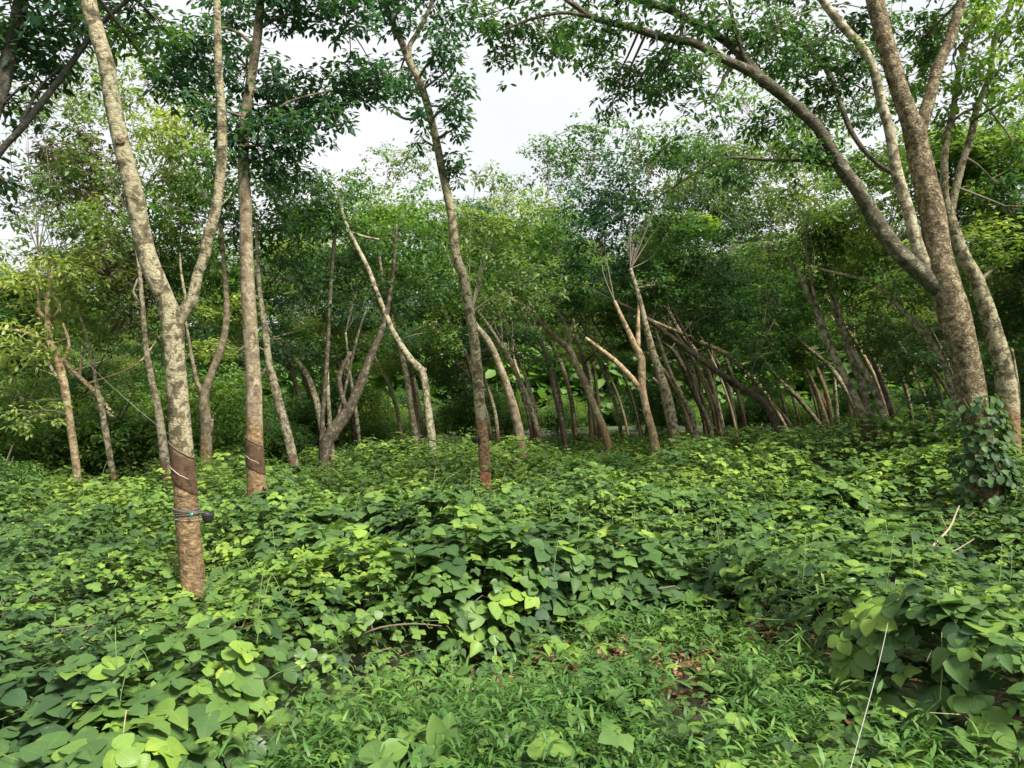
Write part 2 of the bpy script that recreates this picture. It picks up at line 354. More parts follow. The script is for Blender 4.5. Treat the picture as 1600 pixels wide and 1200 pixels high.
class Leaves:
    def __init__(s): s.b = []
    def add(s, pos, d, n, size, tint, wid=1.0, T=DIA):
        if len(pos) == 0: return
        s.b.append((pos, nrmz(d), n, np.broadcast_to(size, len(pos)), np.clip(np.broadcast_to(tint, len(pos)), 0, 1), np.broadcast_to(wid, len(pos)), T))
    def build(s, name, mat, parent=None, base=(0, 0, 0), uv=False):
        Vs, Fs, ts, us = [], [], [], []; off = 0
        for pos, d, n, size, tint, wid, T in s.b:
            tv, tt = T
            side = nrmz(np.cross(n, d)); n2 = np.cross(d, side)
            V = pos[:, None, :] + size[:, None, None] * (tv[None, :, 0:1] * d[:, None] + tv[None, :, 1:2] * wid[:, None, None] * side[:, None] + tv[None, :, 2:3] * n2[:, None])
            k = len(tv); N = len(pos)
            Fs.append((tt[None] + (np.arange(N) * k)[:, None, None] + off).reshape(-1, 3)); off += N * k
            Vs.append(V.reshape(-1, 3)); ts.append(np.repeat(tint, k))
            if uv: us.append(np.tile(np.concatenate([tv[:, :2], tv[:, :1] * 0], 1), (N, 1)))
        at = {'tint': np.concatenate(ts)}
        if uv: at['luv'] = np.concatenate(us)
        me = mesh_np(name, np.concatenate(Vs) - np.asarray(base), np.concatenate(Fs), mat, at)
        return link(name, me, parent) if parent is not False else me

def perp_up(d, jit=0.25):
    z = np.zeros_like(d); z[:, 2] = 1
    n = z - d * (d[:, 2:3]) + rng.normal(0, jit, d.shape)
    return nrmz(n - d * np.sum(n * d, -1, keepdims=True))
def rosettes(L, cen, nleaf, size, tint, T=DIA, spread=1.0, wid=0.95):
    """whorls of drooping leaflets at twig ends"""
    N = len(cen)
    if N == 0: return
    c = np.repeat(cen, nleaf, 0); M = len(c)
    ph = rng.uniform(0, 2 * math.pi, M); dr = rng.normal(0.35, 0.38, M)
    d = np.stack([np.cos(ph) * np.cos(dr), np.sin(ph) * np.cos(dr), -np.sin(dr)], -1)
    sz = np.repeat(size * rng.uniform(0.8, 1.2, N), nleaf) * rng.uniform(0.7, 1.15, M)
    pos = c + d * (sz * rng.uniform(0.25, 1.1, M) * spread)[:, None]; pos[:, 2] += rng.uniform(-0.35, 0.45, M) * sz
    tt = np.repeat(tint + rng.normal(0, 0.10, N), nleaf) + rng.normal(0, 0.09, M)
    L.add(pos, d, perp_up(d), sz, tt, wid, T)
def lobe_points(c, r, n, squash=1.0, seed=0):
    u = nrmz(rng.normal(0, 1, (n * 3, 3))); rr = rng.uniform(0, 1, n * 3) ** 0.45
    p = u * rr[:, None]
    keep = (vnoise(p * np.asarray(r) + c, 1.7, seed) > 0.38) | (rng.uniform(0, 1, n * 3) < 0.25)
    return (c + p * np.asarray(r) * [1, 1, squash])[keep][:n]
def twigs_to(mb, a, c, r0, rng_pts, k=5, sides=5):
    a = np.asarray(a); c = np.asarray(c); L = np.linalg.norm(c - a)
    mid = (a + c) / 2 + np.array([0, 0, 0.02 * L]) + rng.normal(0, 0.035 * L, 3)
    tube(mb, [a, mid, c], [r0, r0 * 0.75, r0 * 0.45], sides, max(0.15, L / 6), cap=False)
    for p in rng_pts[:k]:
        m2 = (c + p) / 2 + rng.normal(0, 0.04, 3)
        tube(mb, [c + (mid - c) * R.uniform(0, .5), m2, p], [r0 * 0.4, r0 * 0.28, r0 * 0.12], 4, 0.5, cap=False)

# ------------------------------------------------------------------ setting: ground
def soil_material():
    m, t, b, o = newmat('soil')
    co = t.nodes.new('ShaderNodeTexCoord').outputs['Object']
    c = ramp(t, [(0.3, (0.016, 0.011, 0.008)), (0.5, (0.045, 0.029, 0.019)), (0.7, (0.11, 0.07, 0.045))], noise(t, co, 9, 9, 0.7))
    g = ramp(t, [(0.36, (0, 0, 0)), (0.52, (0.85, 0.85, 0.85))], noise(t, co, 0.9, 6, 0.6))
    c = mixc(t, g, c, (0.045, 0.085, 0.022))
    t.links.new(c, b.inputs['Base Color']); b.inputs['Roughness'].default_value = 0.95
    bm = t.nodes.new('ShaderNodeBump'); bm.inputs['Distance'].default_value = 0.03
    t.links.new(noise(t, co, 22, 8, 0.7), bm.inputs['Height']); t.links.new(bm.outputs['Normal'], b.inputs['Normal'])
    return m
def grid_axis(lo, hi, fine_lo, fine_hi, step):
    a = np.arange(fine_lo, fine_hi, step)
    l = fine_lo - np.geomspace(step, fine_lo - lo, 26)[::-1]; h = fine_hi + np.geomspace(step, hi - fine_hi, 26)
    return np.r_[l, a, h]
gx = grid_axis(-320, 320, -14, 14, 0.14); gy = grid_axis(-60, 420, 1, 24, 0.14)
X, Y = np.meshgrid(gx, gy); Z = terrain(X, Y)
n0, n1_ = X.shape; ii, jj = np.meshgrid(np.arange(n0 - 1), np.arange(n1_ - 1), indexing='ij'); b0 = ii * n1_ + jj
Q = np.stack([b0, b0 + 1, b0 + n1_ + 1, b0 + n1_], -1).reshape(-1, 4)
ground = link('ground', mesh_np('ground', np.stack([X, Y, Z], -1).reshape(-1, 3), Q, soil_material()))
tag(ground, 'brown soil of the plantation floor under the creepers', 'ground', kind='structure')

# ------------------------------------------------------------------ creeper blanket (uncountable: stuff)
def trifoliate(L, c, n, h, s, tint, T1=ROUND, T2=LOBED):
    """three broad leaflets on one stalk; c stalk end, n leaf normal, h heading"""
    N = len(c); h = nrmz(h - n * np.sum(h * n, -1, keepdims=True)); b = np.cross(n, h)
    jt = lambda a, k: nrmz(a + rng.normal(0, k, a.shape))
    pick = rng.uniform(0, 1, N); T3_ = ANG if T1 is ROUND else T1
    C_, O_ = (ROUND_C, OVATE) if T1 is ROUND else (T1, T1)
    for T, m in ((T1, pick < .24), (T2, (pick >= .24) & (pick < .46)), (T3_, (pick >= .46) & (pick < .68)), (C_, (pick >= .68) & (pick < .84)), (O_, pick >= .84)):
        if not m.any(): continue
        cc, nn, hh, bb, ss, tt = c[m], n[m], h[m], b[m], s[m], tint[m]
        k = len(cc)
        L.add(cc + hh * ss[:, None] * 0.22, jt(hh, .08), jt(nn, .16), ss, tt + rng.normal(0, .04, k), rng.uniform(.86, 1.05, k), T)
        for sg in (-1, 1):
            ang = sg * rng.uniform(1.15, 1.5, k)[:, None]
            d = hh * np.cos(ang) + bb * np.sin(ang)
            n3 = nn + d * 0.12
            L.add(cc.copy(), jt(d, .08), jt(n3, .14), ss * rng.uniform(.82, .98, k), tt + rng.normal(0, .04, k), rng.uniform(.86, 1.05, k), T)

HEX_R = T_([(0, 0, 0), (0.30, -0.45, .02), (0.30, 0.45, .02), (0.68, -0.36, -.04), (0.68, 0.36, -.04), (1, 0, -.16)], HEX[1])
def blanket(y0, y1, dens, smin, smax, T1, T2, spread=0.78, extra=1.2, under=0.75):
    L = Leaves(); A = (y1 ** 2 - y0 ** 2) * spread + 2 * extra * (y1 - y0); N = int(A * dens)
    y = np.sqrt(rng.uniform(y0 ** 2, y1 ** 2, N)); x = rng.uniform(-1, 1, N) * (spread * y + extra)
    h = veg(x, y); ok = h > 0.07
    # gaps in the blanket
    ok &= (fbm(xyz(x, y), 1.6, 77) > 0.30) | (rng.uniform(0, 1, N) < 0.35)
    x, y, h = x[ok], y[ok], h[ok]; N = len(x)
    e = 0.12
    gxn = -(veg(x + e, y) - veg(x - e, y)) / (2 * e); gyn = -(veg(x, y + e) - veg(x, y - e)) / (2 * e)
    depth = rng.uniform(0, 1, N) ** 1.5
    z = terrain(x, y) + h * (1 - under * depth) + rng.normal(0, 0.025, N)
    n = nrmz(np.stack([gxn * 0.3 + rng.normal(0, .19, N), gyn * 0.3 - 0.06 + rng.normal(0, .19, N), np.ones(N)], -1))
    ph = rng.uniform(0, 2 * math.pi, N); hd = np.stack([np.cos(ph), np.sin(ph), np.zeros(N)], -1)
    q = xyz(x, y)
    young = sstep(0.55, 0.75, fbm(q, 0.75, 55)) * 0.30
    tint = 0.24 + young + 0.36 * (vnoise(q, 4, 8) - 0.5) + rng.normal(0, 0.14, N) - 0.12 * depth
    odd = rng.uniform(0, 1, N); tint = np.where(odd > 0.997, 0.86, np.where(odd > 0.94, tint + 0.3, tint))
    tint = tint + 0.14 * sstep(6, 10, y) + 0.26 * np.exp(-(((x - .5) / .9) ** 2 + ((y - 7.0) / .7) ** 2)) + .04 - 0.05 * sstep(4.6, 3.4, y)  # rounded bright spot mid-clearing: a sunlit patch painted into the leaf tint
    tint = np.where(odd > .997, tint, np.minimum(tint + .0, .74 + rng.normal(0, .03, N)))
    s = (smin * .8 + (smax * 1.08 - smin * .8) * rng.uniform(0, 1, N) ** 1.15) * (0.72 + 0.55 * sstep(.4, .7, vnoise(q, 1.1, 90)) + 0.28 * sstep(4.6, 3.4, y)) * np.where(odd > 0.94, 0.8, 1)
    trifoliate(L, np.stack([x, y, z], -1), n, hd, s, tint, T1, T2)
    # finer mixed leaves filling in low down
    N = int(A * dens * 0.9); y = np.sqrt(rng.uniform(y0 ** 2, y1 ** 2, N)); x = rng.uniform(-1, 1, N) * (spread * y + extra)
    ok = y > edge_y(x) - 0.12; x, y = x[ok], y[ok]; h = np.maximum(veg(x, y), .05); N = len(x)
    z = terrain(x, y) + h * rng.uniform(.05, .95, N); ph = rng.uniform(0, 2 * math.pi, N); el = rng.normal(.1, .4, N)
    d = np.stack([np.cos(ph) * np.cos(el), np.sin(ph) * np.cos(el), np.sin(el)], -1)
    fine = T1 if T1 is HEX_R else ELL
    for T, m in ((fine, rng.uniform(0, 1, N) < .6), ):
        L.add(np.stack([x, y, z], -1)[m], d[m], perp_up(d[m], .3), rng.uniform(.03, .085, m.sum()), rng.normal(.30, .16, m.sum()), rng.uniform(.9, 1.7, m.sum()), T); m = ~m
        L.add(np.stack([x, y, z], -1)[m], d[m], perp_up(d[m], .3), rng.uniform(.05, .12, m.sum()), rng.normal(.42, .16, m.sum()), rng.uniform(.7, 1.3, m.sum()), BLADE if T1 is not HEX_R else DIA)
    return L
HEX_R = T_([(0, 0, 0), (0.30, -0.45, .02), (0.30, 0.45, .02), (0.68, -0.36, -.04), (0.68, 0.36, -.04), (1, 0, -.16)], HEX[1])
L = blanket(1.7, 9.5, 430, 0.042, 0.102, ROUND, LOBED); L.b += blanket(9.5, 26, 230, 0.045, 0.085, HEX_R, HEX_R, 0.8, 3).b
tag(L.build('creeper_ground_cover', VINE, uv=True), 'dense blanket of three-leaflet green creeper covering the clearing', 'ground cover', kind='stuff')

# tangled stems and dry debris under the blanket
mb = MB(); mbd = MB()
for k in range(900):
    y = R.uniform(2.2, 9) if k % 3 else R.uniform(4.2, 6.4); x = R.uniform(-.75, .75) * y
    h = float(veg(np.array([x]), np.array([y]))[0])
    if h < 0.1: continue
    z0 = float(terrain(np.array([x]), np.array([y]))[0]); a = R.uniform(0, 6.28); l = R.uniform(.15, .5)
    p0 = np.array([x, y, z0 + h * R.uniform(0, .5)]); p2 = p0 + np.array([math.cos(a) * l, math.sin(a) * l, R.uniform(-.1, .25)])
    p2[2] = min(p2[2], z0 + h + (0.16 if R.random() < .12 else -.02)); p1 = (p0 + p2) / 2 + np.array([0, 0, R.uniform(-.02, .14)])
    tube(mbd if R.random() < .45 else mb, [p0, p1, p2], [.0028, .0024, .0014], 4, 0.12, cap=False)
for k in range(70):      # tendrils that wave above the leaves
    y = R.uniform(3, 9); x = R.uniform(-.68, .68) * y; h = float(veg(np.array([x]), np.array([y]))[0])
    if h < .2: continue
    z0 = float(terrain(np.array([x]), np.array([y]))[0]) + h; a = R.uniform(0, 6.28)
    tube(mb, [(x, y, z0 - .1), (x + .03 * math.cos(a), y, z0 + .06), (x + .07 * math.cos(a), y + .04, z0 + R.uniform(.12, .24)), (x + .13 * math.cos(a), y + .05, z0 + R.uniform(.05, .2))], [.0028, .0024, .002, .0012], 4, .05, cap=False)
tag(mb.build('creeper_stems', STEM), 'thin green runners and tendrils threading through the creeper', 'creeper stems', kind='stuff')
tag(mbd.build('dry_stems', TWIGP), 'dry brown tangled stems showing under the creeper', 'dead stems', kind='stuff')

# ------------------------------------------------------------------ low grass and weeds in the front clearing
def grassfield():
    L = Leaves(); N = 15000
    y = rng.uniform(2.2, 6.3, N); x = rng.uniform(-2.4, 3.2, N)
    ee = edge_y(x) - y
    ok = (ee > -0.3 * vnoise(xyz(x, y), 1.9, 61) + .05) & (vnoise(xyz(x, y), 2.2, 40) > 0.30)
    bare = np.exp(-(((x - 0.75) / 0.5) ** 2 + ((y - 4.75) / 0.30) ** 2)); ok &= rng.uniform(0, 1, N) > bare * 0.86
    dit = sstep(1.35, .8, np.abs(x + .55)) * sstep(.95, .6, ee); ok &= rng.uniform(0, 1, N) > dit * 0.96
    x, y = x[ok], y[ok]; N = len(x); z = terrain(x, y)
    H = rng.uniform(.05, .27, N) * rng.uniform(.6, 1.25, N) * (0.55 + 0.9 * vnoise(xyz(x, y), 1.3, 44)); ln = rng.normal(0, .09, (N, 2))
    pa = rng.uniform(0, 6.28, N)
    for k in range(8):
        t = (k + 1) / 8; q = np.stack([x + ln[:, 0] * t, y + ln[:, 1] * t, z + H * t], -1)
        ph = pa + k * 2.6 + rng.normal(0, .35, N); el = rng.normal(0.35 + 0.25 * t, .22, N)
        d = np.stack([np.cos(ph) * np.cos(el), np.sin(ph) * np.cos(el), np.sin(el)], -1)
        sz = rng.uniform(.05, .105, N) * (0.7 + .3 * t)
        tint = 0.26 + 0.40 * t * vnoise(xyz(x, y), 1.6, 47) + rng.normal(0, .13, N)
        L.add(q, d, perp_up(d, .3), sz, tint, rng.uniform(.8, 1.5, N), BLADE)
    return L
tag(grassfield().build('grass', GRASS), 'low leafy grass and weeds carpeting the front of the clearing', 'grass', kind='stuff')
def herbs():     # small round and five-fingered weeds among the grass
    L = Leaves(); N = 1700
    y = rng.uniform(2.6, 6.3, N); x = rng.uniform(-2.0, 2.8, N); ok = edge_y(x) - y > -0.3; x, y = x[ok], y[ok]; N = len(x)
    z = terrain(x, y) + rng.uniform(.06, .26, N); ph = rng.uniform(0, 6.28, N)
    n = nrmz(np.stack([rng.normal(0, .3, N), rng.normal(-.1, .3, N), np.ones(N)], -1))
    trifoliate(L, np.stack([x, y, z], -1), n, np.stack([np.cos(ph), np.sin(ph), 0 * x], -1), np.where(rng.uniform(0, 1, N) < .13, rng.uniform(.08, .125, N), rng.uniform(.025, .07, N)), np.minimum(rng.normal(.42, .14, N), .62), ROUND, LANCE)
    return L
tag(herbs().build('small_weeds', VINE, uv=True), 'small rounded weed leaves sprinkled through the low grass', 'weeds', kind='stuff')
def litter():
    L = Leaves()
    N = 3600; y = rng.uniform(2.4, 8, N); x = rng.uniform(-.75, .75, N) * y; m = 1300
    x[:m] = rng.normal(.75, .4, m); y[:m] = rng.normal(4.75, .28, m)
    x[m:2 * m] = rng.normal(1.1, .6, m); y[m:2 * m] = rng.normal(5.1, .3, m)
    z = terrain(x, y) + rng.uniform(.005, .05, N); ph = rng.uniform(0, 6.28, N)
    d = np.stack([np.cos(ph), np.sin(ph), rng.normal(0, .3, N)], -1)
    L.add(np.stack([x, y, z], -1), d, perp_up(nrmz(d), .4), rng.uniform(.03, .085, N), rng.uniform(0, 1, N) ** 1.3, rng.uniform(.4, .9, N), HEX)
    N = 5000; y = rng.uniform(8, 40, N); x = rng.uniform(-.8, .8, N) * y; z = terrain(x, y) + .03
    ph = rng.uniform(0, 6.28, N); d = np.stack([np.cos(ph), np.sin(ph), 0 * x], -1)
    L.add(np.stack([x, y, z], -1), d, perp_up(d, .3), rng.uniform(.12, .22, N), rng.uniform(0, 1, N), .8, DIA)
    return L
tag(litter().build('leaf_litter', LITTER), 'fallen brown leaves lying on the bare soil', 'leaf litter', kind='stuff')

# ------------------------------------------------------------------ trees
TREES = {}
def radpx(w, d): return w * d / F / 2
def make_tree(key, name, label, d, trunk, limbs=(), bark=None, sides=10, step=0.25, rough=0.10, ridges=0.0, tap=None, group=None, cat='tree', flare=1.15, limb_bark=None):
    nodes = []; rr = []
    for nd in trunk:
        nodes.append(P(nd[0], nd[1], d + (nd[3] if len(nd) > 3 else 0))); rr.append(radpx(nd[2], d) * math.cos(math.atan((nd[0] - 800) / F)))
    b = nodes[0].copy(); b[0] += (nodes[0][0] - nodes[1][0]) * 0.25
    zt = float(terrain(np.array([b[0]]), np.array([b[1]]))[0])
    if b[2] > zt + 0.02:
        g = b.copy(); g[2] = zt - 0.12; m_ = (nodes[0] + g) / 2
        nodes = [g, m_] + nodes; rr = [rr[0] * flare * 1.12, rr[0] * flare] + rr
        base = np.array([g[0], g[1], zt])
    else:
        base = np.array([b[0], b[1], zt]); nodes[0][2] = zt - 0.1
    root = empty(name, base); tag(root, label, cat, group)
    mb = MB(); sd_ = abs(hash(key)) % 1 + len(TREES) * 7
    c, r = tube(mb, nodes, rr, sides, step, rough, 5.0 if d < 12 else 3.0, sd_, True, P(0, tap, d)[2] if tap else None, ridges)
    mb.build('trunk', bark, root, base)
    skel = [np.column_stack([c, r])]
    for l in limbs:
        pts = [P(n[0], n[1], d + (n[3] if len(n) > 3 else 0)) for n in l]; rl = [radpx(n[2], d) * math.cos(math.atan((n[0] - 800) / F)) for n in l]
        mb = MB(); c2, r2 = tube(mb, pts, rl, max(6, sides * 3 // 4), step, rough, 5.0, sd_ + len(skel), True, None, ridges)
        mb.build('limb', (limb_bark or {}).get(len(skel) - 1, bark), root, base); skel.append(np.column_stack([c2, r2]))
    TREES[key] = dict(root=root, base=base, d=d, skel=np.vstack(skel), L=Leaves(), tw=MB(), c=c, r=r, n=0)
    return TREES[key]

def lobe(key, cx, cy, rx, ry, d=None, dens=26, size=0.125, tint=0.35, T=ELL, nl=11, rz=None, branch=True):
    """a leafy bough of tree `key` seen around (cx,cy)"""
    t = TREES[key]; d = d or t['d']
    if key in ('T0', 'T2', 'T3'): rx *= 1.05; ry *= 1.03
    c = P(cx, cy, d); s = d / F; r = np.array([rx * s, rz or max(0.45, (rx + ry) * .5 * s), ry * s])
    n = max(4, int(dens * r[0] * r[1] * r[2] * 4.19))
    pts = lobe_points(c, r, n, seed=len(t['L'].b))
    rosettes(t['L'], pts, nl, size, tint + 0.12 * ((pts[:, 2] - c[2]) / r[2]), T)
    t['n'] += 1
    if branch:
        sk = t['skel']; dd = np.linalg.norm(sk[:, :3] - c, axis=1) + 0.35 * np.maximum(0, sk[:, 2] - c[2]) ; i = int(np.argmin(dd))
        k = min(14, 4 + n // 6)
        twigs_to(t['tw'], sk[i, :3], c, min(0.03, max(0.009, sk[i, 3] * .4)), pts, k)
def finish(key, mat=None):
    t = TREES[key]
    if t['tw'].n: tag(t['tw'].build('twigs', TWIG, t['root'], t['base']), kind='stuff')
    if t['L'].b: t['L'].build('crown', mat or LEAF, t['root'], t['base'])

# --- near trees, traced
make_tree('T1', 'rubber_tree', 'forked tree at left with pale lichen-blotched trunk, slanting tapping cut and twine', 5.8,
    [(303, 940, 43), (297, 860, 39), (292, 800, 38), (288, 745, 37), (284, 700, 36), (280, 650, 34.5), (276, 600, 34), (272, 550, 34), (269, 505, 37), (260, 470, 31),
     (230, 400, 32), (209, 300, 31), (192, 235, 29), (184, 200, 29), (174, 150, 28), (166, 100, 27), (151, 50, 27), (138, 0, 27), (128, -90, 25, .1), (122, -220, 22, .2), (110, -420, 16, .4), (100, -600, 8, .7)],
    [[(272, 510, 26), (283, 492, 24), (299, 470, 20), (309, 430, 18), (320, 400, 18), (325, 370, 18), (336, 333, 17), (345, 267, 16), (347, 200, 15), (344, 150, 14), (341, 100, 13.5), (339, 0, 12), (335, -120, 11), (325, -300, 7)],
     [(292, 482, 6), (288, 455, 5), (283, 425, 4), (281, 395, 3)],
     [(333, 345, 6), (340, 325, 4), (352, 315, 3), (362, 300, 2)]],
    BARK, 36, 0.02, 0.11, 0.2, tap=700)
make_tree('T0', 'rubber_tree', 'dark grey tree leaning in from beyond the left edge with one long limb', 6.6,
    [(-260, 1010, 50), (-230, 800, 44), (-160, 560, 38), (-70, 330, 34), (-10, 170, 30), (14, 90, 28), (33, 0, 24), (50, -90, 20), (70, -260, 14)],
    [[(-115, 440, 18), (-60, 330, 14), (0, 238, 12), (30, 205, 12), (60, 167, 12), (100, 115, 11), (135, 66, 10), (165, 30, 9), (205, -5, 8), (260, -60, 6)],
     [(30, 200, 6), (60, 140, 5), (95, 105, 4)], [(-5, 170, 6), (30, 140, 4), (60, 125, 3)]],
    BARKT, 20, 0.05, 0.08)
make_tree('T2', 'rubber_tree', 'straight brownish rubber tree just right of the forked tree, dark tapping panel at its foot', 8.7,
    [(401, 765, 30), (400, 740, 29), (398, 700, 28), (396, 600, 25), (390, 500, 24), (385, 400, 22), (384, 330, 20), (381, 267, 19), (381, 205, 17), (388, 150, 16), (396, 100, 15), (403, 50, 14.5), (407, 0, 14), (412, -90, 12), (418, -250, 9), (420, -400, 5)],
    [[(403, 45, 8), (430, 30, 6), (460, 22, 5), (500, 27, 4), (545, 42, 3)], [(400, 75, 7), (370, 50, 5), (340, 45, 4), (300, 70, 3)],
     [(381, 215, 6), (410, 190, 5), (450, 160, 4), (520, 140, 3)]],
    BARK2, 26, 0.03, 0.07, 0.15, tap=655)
make_tree('T3', 'rubber_tree', 'slim tall tree in the middle curving left, red cut bark at its foot', 10.8,
    [(759, 775, 19), (758, 750, 18.5), (756, 700, 18), (751, 650, 17), (747, 600, 17), (743, 550, 16), (736, 500, 15.5), (724, 433, 15), (713, 400, 14.5), (705, 333, 13.5), (691, 267, 13), (677, 200, 12), (658, 133, 12), (640, 97, 12), (628, 67, 11), (618, 45, 10.5), (600, 0, 10), (585, -50, 9), (570, -150, 7), (560, -280, 4)],
    [[(640, 95, 8), (640, 72, 8), (652, 52, 7.5), (664, 28, 7), (674, 5, 6), (682, -40, 5)], [(655, 183, 4), (635, 186, 4), (612, 174, 3.5), (585, 155, 3), (550, 145, 2.5)]],
    BARK, 22, 0.04, 0.07, tap=655)
make_tree('R1', 'rubber_tree', 'massive flaky-barked tree at right whose limbs fan out, creeper wrapping its foot', 8.0,
    [(1541, 760, 54), (1537, 740, 52), (1531, 700, 48), (1523, 640, 46), (1517, 600, 46), (1502, 533, 50), (1486, 475, 53), (1471, 425, 50), (1464, 385, 44), (1457, 333, 42), (1442, 267, 40), (1428, 205, 38), (1419, 180, 32), (1403, 133, 29), (1384, 67, 28.5), (1367, 0, 28), (1350, -90, 24), (1330, -230, 16), (1320, -400, 8)],
    [[(1476, 460, 32), (1445, 432, 31), (1410, 400, 29), (1385, 370, 28), (1362, 333, 26), (1336, 290, 24), (1315, 262, 23), (1280, 203, 19), (1245, 168, 19), (1205, 135, 18, -.2), (1175, 113, 16, -.2), (1133, 93, 14, -.3), (1083, 67, 13, -.3), (1033, 58, 11.5, -.4), (987, 43, 11, -.4), (933, 30, 9, -.5), (900, 10, 8, -.5), (870, -12, 6, -.6)],
     [(1455, 425, 22), (1436, 392, 22), (1420, 333, 20), (1402, 272, 19), (1390, 205, 17), (1379, 167, 16), (1371, 133, 15.5), (1362, 100, 15), (1342, 67, 14.5), (1323, 48, 14), (1287, 3, 13), (1262, -45, 11), (1230, -130, 8)],
     [(1432, 222, 24), (1442, 188, 24), (1453, 150, 21), (1467, 100, 20), (1482, 67, 19), (1493, 33, 18), (1503, 0, 17), (1522, -60, 14), (1550, -160, 8)],
     [(1193, 130, 15, -.2), (1172, 100, 14, 0), (1130, 62, 14, .2), (1075, 30, 13, .3), (1033, 10, 12, .4), (985, -4, 10, .5), (930, -30, 8, .6)],
     [(1180, 118, 9, -.2), (1162, 85, 7.5), (1150, 50, 7), (1143, 20, 6), (1138, -20, 5)],
     [(1315, 262, 7, .1), (1265, 252, 6, .2), (1200, 250, 6, .4), (1135, 248, 5, .5), (1080, 275, 3.5, .6), (1010, 320, 2.5, .7)],
     [(930, 28, 6, -.5), (880, 20, 5, -.5), (830, 30, 4, -.5), (790, 45, 3.5, -.5)],
     [(1405, 275, 9, .3), (1370, 255, 8, .5), (1330, 205, 9, .7), (1290, 105, 12, 1), (1240, 60, 12, 1.2), (1200, 40, 10, 1.4)]],
    BARKR, 40, 0.025, 0.085, 0.45, tap=630, flare=1.08, limb_bark={0: BARKM, 1: BARKG, 3: BARKM, 4: BARKM, 5: BARKM, 6: BARKM, 7: BARKD})
make_tree('R2', 'rubber_tree', 'pale thinner tree standing close behind the massive flaky-barked tree at right', 9.6,
    [(1580, 700, 33), (1578, 670, 33), (1572, 600, 36), (1557, 533, 32), (1536, 467, 28), (1523, 433, 25), (1505, 400, 23), (1492, 365, 21), (1482, 333, 20), (1476, 305, 15), (1477, 233, 12), (1490, 167, 11), (1500, 100, 9), (1530, 0, 8), (1560, -120, 5)],
    [[(1485, 335, 15), (1492, 300, 14), (1505, 250, 13), (1517, 213, 13), (1527, 167, 12), (1547, 117, 11), (1555, 60, 10), (1583, 0, 9), (1610, -80, 6)],
     [(1592, 655, 5), (1590, 600, 5), (1581, 545, 4)][::1], [(1527, 167, 6), (1500, 180, 5), (1470, 210, 3)], [(1560, 60, 5), (1590, 20, 4), (1605, -10, 3)]],
    BARK, 26, 0.035, 0.10, 0.3, tap=640)

